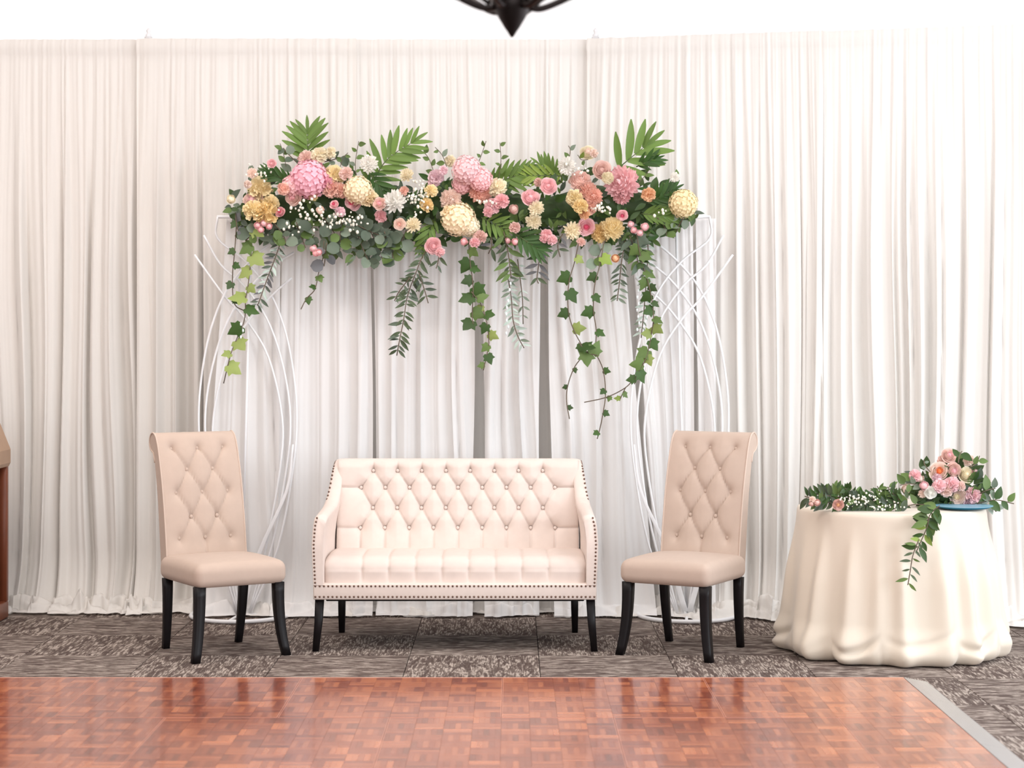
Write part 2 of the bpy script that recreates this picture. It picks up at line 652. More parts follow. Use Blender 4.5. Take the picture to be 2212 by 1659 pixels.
# ------------------------------------------------------------------ drapes
def smooth01(x, a, b):
    t = np.clip((x - a) / (b - a), 0, 1)
    return t * t * (3 - 2 * t)


def fold_set(L, rng, wmin, wmax, amin, amax):
    edges = [-.3]
    amp, sk = [], []
    while edges[-1] < L + .3:
        wd = rng.uniform(wmin, wmax) * (1.9 if rng.random() < .18 else 1)
        edges.append(edges[-1] + wd)
        amp.append(rng.uniform(amin, amax) * (1.5 if rng.random() < .2 else 1))
        sk.append(2 ** rng.uniform(-1.3, 1.3))
    return np.array(edges), np.array(amp), np.array(sk)


def fold_eval(fs, x):
    e, a, sk = fs
    k = np.clip(np.searchsorted(e, x) - 1, 0, len(a) - 1)
    fr = np.clip((x - e[k]) / (e[k + 1] - e[k]), 0, 1)
    return a[k] * np.abs(np.sin(PI * fr ** sk[k])) ** .8, fr


def wob(rng, n=4, f0=1, f1=6):
    ks = [(rng.uniform(f0, f1), rng.uniform(0, 6.28), rng.uniform(.5, 1)) for _ in range(n)]
    return lambda x: sum(a * np.sin(k * x + p) for k, p, a in ks) / n


def drape(name, t0, t1, b0, b1, ztop, seed, mat, label, amp=1.0, puddle=.2, header=True, group=None, fine=(.022, .06), coarse=(.035, .14), lump=1.0, step=.0055, creases=()):
    """cloth hung between plan points t0-t1 (top) reaching the floor at b0-b1"""
    rng = np.random.RandomState(seed)
    t0, t1, b0, b1 = map(np.array, (t0, t1, b0, b1))
    L = np.linalg.norm(t1 - t0)
    nu = int(L / step) + 2
    zs = list(np.concatenate([np.linspace(ztop, ztop - .10, 7), np.linspace(ztop - .14, .35, 26), np.linspace(.32, .03, 9)]))
    nq = 18 if puddle > 0 else 0
    nrow = len(zs) + nq
    A = fold_set(L, rng, fine[0], fine[1], .006, .014)
    B = fold_set(L, rng, coarse[0], coarse[1], .022, .06)
    C_ = fold_set(L, rng, .012, .035, .002, .006)
    w1, w2, w3, w4 = wob(rng), wob(rng), wob(rng, 5, 3, 14), wob(rng, 5, 4, 20)
    lumps = [(rng.uniform(4, 20) * rng.choice((-1, 1)), rng.uniform(12, 34), rng.uniform(0, 6.28), rng.uniform(0, 6.28)) for _ in range(7)]
    u = np.linspace(0, 1, nu)
    x = u * L
    V = np.zeros((nrow, nu, 3))
    dirn = (t1 - t0) / L
    nrm = np.array((dirn[1], -dirn[0]))      # towards the camera (-Y)
    if nrm[1] > 0: nrm = -nrm
    for j in range(nrow):
        z = zs[j] if j < len(zs) else .03
        s = (ztop - z) / ztop
        xw = x + .07 * w1(x * 1.6 + s * 1.1) * s + .012 * w2(x * .6 + s * 1.5)
        fa, _ = fold_eval(A, xw)
        fb, fr = fold_eval(B, xw)
        fc_, _ = fold_eval(C_, xw)
        bl = smooth01(np.array(s), .03, .45) * .85
        d = amp * ((1 - bl) * fa * (.55 + .45 * smooth01(np.array(s), .02, .15)) + bl * (fb + .35 * fa) + fc_)
        d = d * (1 + .12 * w3(x + s * 1.2))
        for cu, cw, cdp in creases:
            d = d - cdp * np.exp(-((xw - cu * L) / cw) ** 2) * smooth01(np.array(s), .08, .5)
        shear = amp * bl * .012 * np.sin(2 * PI * fr)
        if header and s < .035:
            d = d * .5 + .016 * math.sin(PI * min(1, s / .032))
        base = (t0[None] * (1 - u[:, None]) + t1[None] * u[:, None]) * (1 - s) + (b0[None] * (1 - u[:, None]) + b1[None] * u[:, None]) * s
        zz = np.full(nu, z)
        if j < 2 and header:
            zz = zz + .004 * w4(x * 6)
        if z < .33 and j < len(zs):
            q = (0.33 - z) / .30
            d = d + puddle * .35 * q * q * (1 + .5 * w3(x * 1.3))
        if j >= len(zs):
            q = (j - len(zs) + 1) / nq
            Q = puddle * (.62 + .38 * w3(x * 1.2))
            d = d * (1 - .5 * q) + puddle * .35 * (1 + .5 * w3(x * 1.3)) + Q * q
            yq = q * Q
            h = sum(.9 - 1.6 * np.abs(np.sin(kx * x + ky * yq + p1 + 1.2 * np.sin(.6 * ky * yq + .4 * kx * x + p2))) for kx, ky, p1, p2 in lumps) / 2.6
            hz = .012 + lump * ((.085 + .06 * w3(x * .8)) * (1 - q) * min(1, q * 4 + .4) + .055 * h * math.sin(PI * q ** .8))
            zz = np.maximum(hz, .003)
        V[j, :, 0] = base[:, 0] + nrm[0] * d + dirn[0] * shear
        V[j, :, 1] = base[:, 1] + nrm[1] * d + dirn[1] * shear
        V[j, :, 2] = zz
    c = V[-1].mean(0)
    c = np.array((c[0], c[1], 0))
    m = mesh(name, (V - c).reshape(-1, 3), grid_faces(nu, nrow))
    o = obj(name, m, mat)
    o.location = c
    return tag(o, label, 'curtain', group)


def backline(px):
    """plan point of the drape line for a photo column (flat, then turning in on the right)"""
    if px <= 1300:
        return ((px - CX) * 10.65 / F, 10.65)
    k = (px - 1300) / 912.0
    Y = 1 / (1 / 10.65 * (1 - k) + 1 / 10.13 * k)
    return ((px - CX) * Y / F, Y)


ZT = 3.163
grp = None
drapes = [(-330, 318, 'first floor length ivory drape panel at far left behind the wooden lectern'),
          (312, 757, 'ivory drape panel behind the left tufted chair, its left seam at the white upright'),
          (750, 1288, 'ivory drape panel right above the middle of the flower garland and sofa'),
          (1282, 1762, 'ivory drape panel behind the right tufted chair, starting at the right white upright'),
          (1756, 2420, 'pale drape panel at far right behind the draped round table')]
CREASES = [(60, .012), (130, .014), (195, .016), (268, .02), (300, .012), (404, .026), (436, .012), (522, .014), (640, .016), (735, .014), (850, .014), (948, .012), (1010, .014), (1120, .014),
           (1200, .012), (1300, .018), (1398, .014), (1500, .024), (1610, .014), (1640, .012), (1725, .016), (1800, .012), (1862, .018), (1940, .012), (2005, .014), (2080, .014), (2150, .012)]
for k, (a, b, lab) in enumerate(drapes):
    A_, B_ = backline(a - 14), backline(b + 14)
    oy = .03 * (k % 2)
    cr_ = [((c - a + 14) / (b - a + 28), cw, .08 if c < 1300 else .045) for c, cw in CREASES if a < c < b]
    A_, B_ = (A_[0], A_[1] - oy), (B_[0], B_[1] - oy)
    drape('backdrop_drape', A_, B_, A_, B_, ZT, 11 + k, MAT['drape_ivory'], lab, amp=1.0, puddle=.32 if k < 4 else .22, creases=cr_)

# pipe and drape frame carrying them
fr = empty('drape_stand', (backline(318)[0], 10.72, 0), 0, 'white pipe frame holding up the backdrop drapes, finial tips showing above them', 'drape frame')
FO = Vector(fr.location)
UPX = (-330, 318, 1287, 1760, 2420)
for a in UPX:
    x, y = backline(a)
    y += .035
    MB().tube([(x - FO.x, y - FO.y, .01), (x - FO.x, y - FO.y, ZT + (.02 if a in (318, 1287) else -.03))], .022, 10).build('upright', MAT['white_metal'], fr)
    if a in (318, 1287): MB().lathe([(.014, 0), (.018, .01), (.008, .02), (.014, .035), (.004, .048)], 10, (x - FO.x, y - FO.y, ZT + .02)).build('finial', MAT['white_metal'], fr)
    MB().lathe([(.17, 0), (.17, .006), (.03, .012), (.03, .05)], 20, (x - FO.x, y - FO.y, 0)).build('base_plate', MAT['white_metal'], fr)
for a, b in zip(UPX[:-1], UPX[1:]):
    p, q = backline(a), backline(b)
    MB().tube([(p[0] - FO.x, p[1] + .022 - FO.y, ZT - .045), (q[0] - FO.x, q[1] + .022 - FO.y, ZT - .045)], .015, 8).build('crossbar', MAT['white_metal'], fr)

# white cloth strips hanging from the arch crossbar
AY = 10.30
ZBAR = EYE + (730 - 469) * AY / F


def atX(px, Y): return (px - CX) * Y / F


strips = [(490, 606, 440, 600, 'white cloth strip at left end of the arch bar, behind the left chair'),
          (612, 800, 590, 806, 'white cloth strip flaring down between the left chair and the sofa'),
          (806, 1024, 812, 1022, 'white cloth strip behind the left half of the sofa back'),
          (1046, 1168, 1048, 1166, 'narrow white cloth strip behind the right half of the sofa back'),
          (1182, 1342, 1200, 1420, 'bright white cloth strip flaring down between the sofa and the right chair'),
          (1360, 1497, 1425, 1497, 'white cloth strip behind the right chair, left of a dark slit'),
          (1503, 1546, 1512, 1548, 'very narrow white cloth strip at right end of the arch bar')]
for k, (a, b, c, d, lab) in enumerate(strips):
    Y = AY + .055
    drape('arch_drape', (atX(a, Y), Y), (atX(b, Y), Y), (atX(c, Y), Y + .02), (atX(d, Y), Y + .02), ZBAR - .005, 40 + k, MAT['drape_white'], lab,
          amp=.8, puddle=.13, header=False, coarse=(.04, .12), lump=.7)

# ------------------------------------------------------------------ metal arch
arch = empty('flower_arch', (atX(1002, AY), AY, 0), 0, 'white metal arch of two curved rod columns on ring feet with a flat crossbar', 'arch')
AO = Vector(arch.location)


def ap(px, py, Y=AY):
    p = pw(px, py, Y)
    return p - AO


x0, x1 = atX(470, AY) - AO.x, atX(1533, AY) - AO.x
o = rounded_box('crossbar', x0, x1, -.03, .03, ZBAR - .006, ZBAR + .008, .003, 1, MAT['white_metal'], arch)


def catmull(pts, n=6):
    pts = [Vector(p) for p in pts]
    P_ = [pts[0] * 2 - pts[1]] + pts + [pts[-1] * 2 - pts[-2]]
    out = []
    for i in range(1, len(P_) - 2):
        for k in range(n):
            t = k / n
            a, b, c, d = P_[i - 1], P_[i], P_[i + 1], P_[i + 2]
            out.append(.5 * ((2 * b) + (c - a) * t + (2 * a - 5 * b + 4 * c - d) * t * t + (3 * b - a - 3 * c + d) * t ** 3))
    out.append(pts[-1])
    return out


rods = [  # right hand column; offsets from its axis x=1468 (photo pixels), bulging right then crossing to upper left
    [(22, 1322), (66, 1180), (98, 1010), (106, 900), (98, 800), (78, 705), (44, 625), (-6, 563), (-65, 515), (-112, 492)],
    [(20, 1322), (52, 1180), (84, 1010), (92, 900), (76, 790), (42, 690), (-10, 615), (-58, 572), (-100, 545)],
    [(18, 1322), (40, 1180), (70, 1010), (74, 900), (44, 770), (-6, 688), (-50, 640), (-95, 600)]]
for side, axis in ((1, 1468), (-1, 535)):
    yy = -.012
    for k, r in enumerate(rods):
        for mir in (1, -1):
            pts = [ap(axis + side * (mir * dx - (0 if mir == 1 else 0) + (14 if mir == -1 and py > 1200 else 0)), py, AY + mir * .010 * side - .03) for dx, py in r]
            if mir == -1:
                pts = pts[:-1] + [ap(axis + side * (65 + k * 28), 468 + k * 42, AY - .04)] if k == 0 else pts[:-1] + [ap(axis + side * (95 + (k - 1) * 20), 508 + (k - 1) * 42, AY - .04)]
            MB().tube(catmull(pts, 5), .0062, 6).build('rod', MAT['white_metal'], arch)
    # upright tube, ring foot, spokes
    bx = axis + side * 15
    foot = Vector(((bx - CX) * AY / F - AO.x, -.02, 0))
    MB().tube([foot + Vector((0, .02, .012)), Vector((atX(axis - 8 * side, AY) - AO.x, 0, ZBAR - .006))], .007, 8).build('pole', MAT['white_metal'], arch)
    ring = [foot + Vector((.262 * math.cos(a), .262 * math.sin(a), .013)) for a in np.linspace(0, 2 * PI, 49)]
    MB().tube(ring, .011, 8, False).build('base_ring', MAT['white_metal'], arch)
    for a in (-.5 * PI - .1, .55, PI - .55):
        MB().tube([foot + Vector((0, 0, .013)), foot + Vector((.262 * math.cos(a), .262 * math.sin(a), .013))], .008, 6).build('spoke', MAT['white_metal'], arch)
    # two flat bars rising in a V
    for dx, top in ((10, 34), (-6, -24)):
        sg = 1 if top > 0 else -1
        bpts = [foot + Vector((side * dx * .001, -.008, .02))] + [ap(axis + side * q, y_, AY - .042) for q, y_ in ((15 + sg * 42, 1190), (sg * 84, 1060), (sg * 98, 960))]
        MB().bar(catmull(bpts, 5), list(np.linspace(.032, .008, 16)), .007).build('flat_bar', MAT['white_metal'], arch)


# ------------------------------------------------------------------ tufting
def seg_dist(Px, Py, a, b):
    ax, ay = a; bx, by = b
    dx, dy = bx - ax, by - ay
    t = np.clip(((Px - ax) * dx + (Py - ay) * dy) / (dx * dx + dy * dy + 1e-12), 0, 1)
    return np.hypot(Px - ax - t * dx, Py - ay - t * dy), t


def tuft(Px, Py, buttons, segs, D, r, cd, cw):
    """depth below the puffed surface"""
    bd = np.full(Px.shape, 1e9)
    for bx, by in buttons:
        bd = np.minimum(bd, np.hypot(Px - bx, Py - by))
    sd = np.full(Px.shape, 1e9)
    for a, b in segs:
        d, _ = seg_dist(Px, Py, a, b)
        sd = np.minimum(sd, d)
    return D * np.exp(-(bd / r)) + cd * np.exp(-sd / cw) + cd * .55 * np.exp(-(sd / (cw * .22)) ** 2)


# ------------------------------------------------------------------ sofa
SX, SYF = atX(982.5, 9.137), 9.137
sofa = empty('loveseat', (SX, SYF + .3, 0), 0,
             'cream button tufted loveseat with bronze nailhead trim and black tapered legs, between the two chairs', 'sofa')
LY = -.3            # local y of the front


def sofa_part(name, v, f, mat=MAT['sofa_linen']):
    o = obj(name, mesh(name, v, f), mat, sofa)
    fix_normals(o)
    return o


# back: tufted front surface rolled over the top
SP = .1225
rowz = [.828, .744, .643, .544]
btn, seg = [], []
rowsx = []
for i, z in enumerate(rowz):
    xs = [(k - 3.5) * SP for k in range(8)] if i % 2 == 0 else [(k - 4) * SP for k in range(9)]
    rowsx.append(xs)
    btn += [(x, z) for x in xs]
for i in range(3):
    for xa in rowsx[i]:
        for xb in rowsx[i + 1]:
            if abs(abs(xa - xb) - SP / 2) < .01:
                seg.append(((xa, rowz[i]), (xb, rowz[i + 1])))
for x in rowsx[0]: seg.append(((x, rowz[0]), (x, .90)))
for x in rowsx[3]: seg.append(((x, rowz[3]), (x, .40)))
for i in (1, 3):
    seg.append(((rowsx[i][0], rowz[i]), (-.62, rowz[i] + .004)))
    seg.append(((rowsx[i][-1], rowz[i]), (.62, rowz[i] + .004)))
NU = 250
us = np.linspace(-.608, .608, NU)
prof = []   # (y, z, tuft weight)
for z in np.linspace(.36, .845, 98):
    prof.append((.455 + (z - .40) * .20, z, 1.0))
yb_, zb_ = prof[-1][0], prof[-1][1]
for a in np.linspace(10, 180, 12):
    q = math.radians(a)
    prof.append((yb_ + .036 - .036 * math.cos(q), zb_ + .043 * math.sin(q), max(0, 1 - a / 60)))
for z in np.linspace(.8, .30, 8):
    prof.append((.60 + (z - .3) * .04, z, 0))
PV = np.array([[p[0] for p in prof], [p[1] for p in prof], [p[2] for p in prof]])
X_, Z_ = np.meshgrid(us, PV[1])
Y_ = np.repeat(PV[0][:, None], NU, 1)
W_ = np.repeat(PV[2][:, None], NU, 1)
dep = tuft(X_, Z_, btn, seg, .036, .026, .011, .020)
puff = -.022
Y2 = Y_ + W_ * (dep + puff)
edge = np.exp(-(.608 - np.abs(X_)) / .012) * .012
Y2 = Y2 + edge * W_
V = np.stack([X_, Y2 + LY, Z_ + (1 - W_) * 0 - .004 * edge / .012 * (1 - W_)], -1).reshape(-1, 3)
fc = grid_faces(NU, len(prof))
npf = len(prof)
fc.append(tuple(j * NU for j in range(npf))[::-1])
fc.append(tuple(j * NU + NU - 1 for j in range(npf)))
sofa_part('backrest', V, fc)
bm_me = None
for x, z in btn:
    y = .455 + (z - .40) * .20 + .010 + LY
    b = MB().ball((0, 0, 0), .0085, 10, 8, (1, .6, 1))
    if bm_me is None:
        bm_me = mesh('button', b.v, b.f)
        bm_me.materials.append(MAT['sofa_linen'])
    obj('button', bm_me, None, sofa, Matrix.Translation((x, y, z)))

# seat with channels
prof = []
for y in np.linspace(.50, .10, 40): prof.append((y, .440 + .006 * math.sin(PI * (.5 - y) / .45), 1.0))
for a in np.linspace(0, 90, 12)[1:]:
    q = math.radians(a)
    prof.append((.10 - .055 * math.sin(q), .385 + .055 * math.cos(q), 1.0))
for z in np.linspace(.378, .318, 12): prof.append((.042 + (z - .318) * .0, z, 1 - (0.378 - z) / .06))
NU = 230
us = np.linspace(-.628, .628, NU)
chan = [(k - 3.5) * .128 for k in range(8)]
V = []
for (y, z, wgt) in prof:
    for x in us:
        d = min(abs(x - c) for c in chan)
        e = .013 * math.exp(-d / .018) + .006 * math.exp(-(d / .005) ** 2)
        # dimples where the channel turns over the front edge
        if z > .43: e *= .6
        e *= wgt
        hi = max(0, min(1, (z - .385) / .05))
        ed = .02 * math.exp(-(.628 - abs(x)) / .014)
        V.append((x, y + LY + (1 - hi) * (e - .006 * wgt) + (1 - hi) * ed, z - hi * (e - .006) - hi * ed))
V += [(-.628, .5 + LY, .30), (.628, .5 + LY, .30)]
fc = grid_faces(NU, len(prof))
n0, npf = len(prof) * NU, len(prof)
fc.append(tuple(j * NU for j in range(npf)) + (n0,))
fc.append(tuple(j * NU + NU - 1 for j in range(npf))[::-1] + (n0 + 1,))
sofa_part('seat', V, fc)

# base rail
rounded_box('base_rail', -.678, .678, LY + .006, LY + .63, .247, .324, .008, 3, MAT['sofa_linen'], sofa)
rounded_box('underside', -.62, .62, LY + .04, LY + .60, .236, .250, .004, 1, MAT['underlining'], sofa)

# arms sweeping up into the wings: sections along the depth
stations = [(0.0, .640), (.02, .652), (.10, .657), (.20, .662), (.30, .668), (.38, .680), (.435, .705), (.475, .745), (.505, .795), (.53, .838), (.56, .866), (.60, .880), (.64, .882)]
fine = []
for i in range(len(stations) - 1):
    for k in range(4):
        t = k / 4
        fine.append((stations[i][0] + (stations[i + 1][0] - stations[i][0]) * t, stations[i][1] + (stations[i + 1][1] - stations[i][1]) * t))
fine.append(stations[-1])


def xout(z, y):
    z0 = [.247, .33, .42, .515, .60, .655, .75, .89]
    x0 = [.678, .680, .684, .687, .680, .668, .655, .640]
    return float(np.interp(z, z0, x0)) - .012 * smooth01(np.array(y), .3, .64)


def xin(z, y):
    z0 = [.247, .44, .52, .60, .66, .75, .89]
    x0 = [.628, .628, .628, .618, .604, .598, .592]
    return float(np.interp(z, z0, x0)) - .012 * smooth01(np.array(y), .2, .5)


for sgn in (-1, 1):
    V = []
    for (y, zt) in fine:
        zb = .318
        sec = []
        nz = 14
        for k in range(nz):
            z = zb + (zt - .022 - zb) * k / (nz - 1)
            sec.append((xout(z, y), z))
        xo, xi = xout(zt - .02, y), xin(zt - .02, y)
        c, rr = (xo + xi) / 2, (xo - xi) / 2
        for a in np.linspace(15, 165, 9):
            q = math.radians(a)
            sec.append((c + rr * math.cos(q), zt - .022 + .022 * math.sin(q)))
        for k in range(nz):
            z = zt - .022 - (zt - .022 - zb) * k / (nz - 1)
            sec.append((xin(z, y), z))
        # soft rounding of the front edge
        sh = .008 * max(0, 1 - y / .02)
        cx = sum(p[0] for p in sec) / len(sec)
        ns = len(sec)
        for (x, z) in sec:
            V.append((sgn * (x + (cx - x) * sh * 14), y + LY + .004, z - (sh if z > zt - .03 else 0)))
    fc = grid_faces(ns, len(fine), True)
    fc.append(tuple(range(ns)))
    fc.append(tuple(range((len(fine) - 1) * ns, len(fine) * ns))[::-1])
    o = sofa_part('arm', V, fc)
    sharp(o, 50)

# nails
nb = MB()
ball = MB().ball((0, 0, 0), .0052, 7, 5, (1, .6, 1))


def nail(x, y, z):
    nb.add([(p[0] + x, p[1] + y, p[2] + z) for p in ball.v], ball.f)


for k in range(66):
    x = -.667 + k * 1.334 / 65
    nail(x, LY + .005, .313)
    nail(x, LY + .005, .262)
for sgn in (-1, 1):
    for k in range(18):
        z = .33 + k * .0182
        nail(sgn * (xout(z, 0) - .012), LY + .003, z)
    pts = [(y, z) for y, z in stations if y >= .43]
    for k in range(15):
        t = k / 14 * (len(pts) - 1.001)
        i = int(t)
        y = pts[i][0] + (pts[i + 1][0] - pts[i][0]) * (t - i)
        z = pts[i][1] + (pts[i + 1][1] - pts[i][1]) * (t - i)
        nail(sgn * (xout(z, y) - .004), LY + y - .004, z - .012)
o = nb.build('nailhead_trim', MAT['bronze_nail'], sofa)
tag(o, 'row of bronze nailheads', kind='stuff')
for sx in (-1, 1):
    MB().bar([(sx * .650, LY + .045, .25), (sx * .655, LY + .040, .14), (sx * .667, LY + .022, 0)], [.042, .038, .031], [.042, .038, .031]).build('leg', MAT['black_wood'], sofa)
    MB().bar([(sx * .590, LY + .570, .25), (sx * .592, LY + .590, .12), (sx * .594, LY + .61, 0)], [.038, .036, .030], [.038, .036, .030]).build('leg', MAT['black_wood'], sofa)


# ------------------------------------------------------------------ chairs
def make_chair(loc, rz, label):
    ch = empty('dining_chair', loc, rz, label, 'chair', 'tufted roll back chairs beside the sofa')
    # seat
    rounded_box('seat', -.232, .232, -.255, .225, .340, .448, .040, 6, MAT['chair_linen'], ch, dome=.022, cuts=7)
    # backrest: side profile swept across the width
    fr_pts = catmull([(0, .170, .36), (0, .186, .50), (0, .210, .65), (0, .242, .80), (0, .282, .93), (0, .304, .985), (0, .330, 1.022), (0, .366, 1.036),
                      (0, .397, 1.020), (0, .409, .988), (0, .397, .958), (0, .373, .944), (0, .352, .930), (0, .330, .86), (0, .296, .70), (0, .268, .50), (0, .250, .36)], 9)
    prof = [(p.y, p.z) for p in fr_pts]
    nfront = 7 * 9
    Wd = .206
    NU = 90
    us = np.linspace(-Wd, Wd, NU)
    bz = [.968, .860, .752, .640, .526]
    bx = [[-.134, 0, .134] if i % 2 == 0 else [-.067, .067] for i in range(5)]
    btn = [(x, bz[i]) for i in range(5) for x in bx[i]]
    seg = []
    for i in range(4):
        for xa in bx[i]:
            for xb in bx[i + 1]:
                if abs(abs(xa - xb) - .067) < .01:
                    seg.append(((xa, bz[i]), (xb, bz[i + 1])))
    seg.append(((0, bz[4]), (0, .40)))
    # arc length style height for the front
    Yp = np.array([p[0] for p in prof]); Zp = np.array([p[1] for p in prof])
    T_ = np.stack([np.gradient(Yp), np.gradient(Zp)], -1)
    T_ /= np.linalg.norm(T_, axis=1)[:, None]
    Nn = np.stack([-T_[:, 1], T_[:, 0]], -1)      # pointing forward (-y) on the front
    X_, Zg = np.meshgrid(us, Zp)
    dep = tuft(X_, Zg, btn, seg, .024, .022, .010, .012)
    wgt = np.array([1.0 if i < nfront - 9 else max(0.0, 1 - (i - nfront + 9) / 6.0) for i in range(len(prof))])
    puff = .010 * (1 - (np.abs(X_) / Wd) ** 4)
    off = wgt[:, None] * (puff - dep)
    Y2 = Yp[:, None] + Nn[:, 0][:, None] * off
    Z2 = Zp[:, None] + Nn[:, 1][:, None] * off
    V = np.stack([X_, Y2, Z2], -1).reshape(-1, 3)
    npf = len(prof)
    fc = grid_faces(NU, npf)
    fc.append(tuple((npf - 1) * NU + i for i in range(NU)) + tuple(i for i in range(NU))[::-1])
    fc.append(tuple(j * NU for j in range(npf))[::-1])
    fc.append(tuple(j * NU + NU - 1 for j in range(npf)))
    o = obj('backrest', mesh('backrest', V, fc), MAT['chair_linen'], ch)
    sharp(o, 60)
    bme = None
    for x, z in btn:
        i = int(np.argmin(np.abs(Zp[:nfront] - z)))
        if bme is None:
            b = MB().ball((0, 0, 0), .0095, 10, 8, (1, .6, 1))
            bme = mesh('button', b.v, b.f)
            bme.materials.append(MAT['chair_linen'])
        k = int(np.argmin(np.abs(us - x)))
        obj('button', bme, None, ch, Matrix.Translation((x, Y2[i, k] - .007, Z2[i, k] + .002)))
    for sx in (-1, 1):
        pts = [(sx * Wd, Yp[i], Zp[i]) for i in range(0, npf - 30, 2)]
        MB().tube(pts, .0042, 6).build('piping', MAT['chair_piping'], ch)
    # legs
    for sx in (-1, 1):
        pts = [(sx * (.198 + .031 * t ** 2.4), -(.212 + .028 * t ** 2.4), .345 * (1 - t)) for t in np.linspace(0, 1, 9)]
        wv = list(np.linspace(.050, .038, 9))
        MB().bar(pts, wv, wv).build('leg', MAT['black_wood'], ch)
        pts = [(sx * (.198 - .009 * t), .192 + .045 * t ** 1.8, .345 * (1 - t)) for t in np.linspace(0, 1, 9)]
        wv = list(np.linspace(.044, .032, 9))
        MB().bar(pts, wv, wv).build('leg', MAT['black_wood'], ch)
    return ch


make_chair((-1.389, 9.139, 0), math.radians(31.4), 'beige tufted chair left of the sofa, turned to the right')
make_chair((.8285, 9.164, 0), math.radians(-29.1), 'tan tufted chair right of the sofa, turned to the left')

# ------------------------------------------------------------------ round table under its cloth
TX, TY, TZ, TR = 1.824, 9.20, .69, .445
tb = empty('round_table', (TX, TY, 0), 0, 'round table wholly hidden under the ivory floor length cloth', 'table')
MB().lathe([(TR - .012, TZ - .032), (TR - .004, TZ - .028), (TR - .004, TZ - .008), (TR - .010, TZ - .004)], 48).build('tabletop', MAT['hidden_table'], tb)
for k in range(4):
    a = PI / 4 + k * PI / 2
    MB().tube([(.30 * math.cos(a), .30 * math.sin(a), TZ - .03), (.34 * math.cos(a), .34 * math.sin(a), 0)], .014, 8).build('leg', MAT['hidden_table'], tb)

rng = np.random.RandomState(5)
NT = 420
th = np.linspace(0, 2 * PI, NT, endpoint=False)
# ridges of the cloth (deg, amplitude, width); the camera looks along +Y so -90deg is the front
RIDGES = [(-158, .030, 11), (-143, .040, 6), (-123, .038, 6), (-108, .02, 5), (-96, .036, 5), (-73, .050, 8), (-57, .044, 6), (-41, .046, 6), (-26, .034, 5), (-10, .040, 7), (12, .036, 8), (34, .040, 9),
          (58, .036, 9), (82, .040, 10), (106, .036, 9), (130, .040, 10), (154, .036, 9), (176, .034, 7)]
LOBES = np.radians(np.array([-160, -134, -106, -66, -40, -12, 20, 60, 100, 140, 200]))
rows_v = []
rim = [(.0, 0.0), (TR * .5, 0), (TR * .9, 0), (TR - .008, -.001), (TR, -.006), (TR + .003, -.02)]


def wrap(a): return (a + PI) % (2 * PI) - PI


def fold_at(tw, t):
    return sum(a * np.exp(-(wrap(tw - math.radians(c)) / math.radians(wd * (.55 + .4 * t))) ** 2) for c, a, wd in RIDGES)


for r, dz in rim:
    rows_v.append(np.stack([r * np.cos(th), r * np.sin(th), np.full(NT, TZ + .002 + dz)], -1))
nh = 80
wA, wB = wob(rng, 3, 1, 3), wob(rng, 4, 2, 7)
per = lambda a, ks, ps: sum(np.sin(k * a + p) for k, p in zip(ks, ps)) / len(ks)
P1 = rng.uniform(0, 6.28, 4); P2 = rng.uniform(0, 6.28, 4)
hem = .03 * per(th, (3, 5, 7, 11), P1)
for j in range(1, nh + 1):
    t = j / nh
    z = (TZ - .02) * (1 - t)
    tw = th + .07 * t * per(th, (2, 3, 5, 4), P2)
    r = TR + .004 + .062 * t ** 1.1 + smooth01(np.array(t), .0, .5) * fold_at(tw, t) * (.75 + .5 * t)
    r += .006 * t * np.sin(7 * th + 10 * t) * per(th, (2, 3, 5, 7), P1)
    # the hem is tucked under in loose swags
    k = np.clip(np.searchsorted(LOBES, wrap(th - LOBES[0]) % (2 * PI) + LOBES[0], side='right') - 1, 0, len(LOBES) - 2)
    ff = np.clip(((wrap(th - LOBES[0]) % (2 * PI) + LOBES[0]) - LOBES[k]) / (LOBES[k + 1] - LOBES[k]), 0, 1)
    lob = np.sin(PI * ff) ** .8
    zc = np.array([.10, .12, .16, .13, .10, .12, .12, .14, .1, .12])[k] - .06 * lob + .05 * (ff - .5)
    r -= .030 * np.exp(-((z - zc) / .022) ** 2) * lob * np.array([.2, 1, .5, 1, .3, .9, .5, 1, .5, 1])[k]
    r += .045 * lob * smooth01(np.array(t), .72, .95) - .010 * smooth01(np.array(t), .8, .95)
    bub = np.clip((t - .88) / .12, 0, 1)
    r -= .060 * bub ** 3
    zz = np.full(NT, max(z, .004))
    rows_v.append(np.stack([r * np.cos(th), r * np.sin(th), zz], -1))
rl = np.hypot(rows_v[-1][:, 0], rows_v[-1][:, 1])
for q in (.92, .82):
    rows_v.append(np.stack([rl * q * np.cos(th), rl * q * np.sin(th), np.full(NT, .003)], -1))
V = np.concatenate(rows_v)
o = obj('tablecloth', mesh('tablecloth', V, grid_faces(NT, len(rows_v), True)), MAT['table_satin'])
o.location = (TX, TY, 0)
fix_normals(o)
tag(o, 'ivory satin cloth draped to the floor over the small round table at right', 'tablecloth')

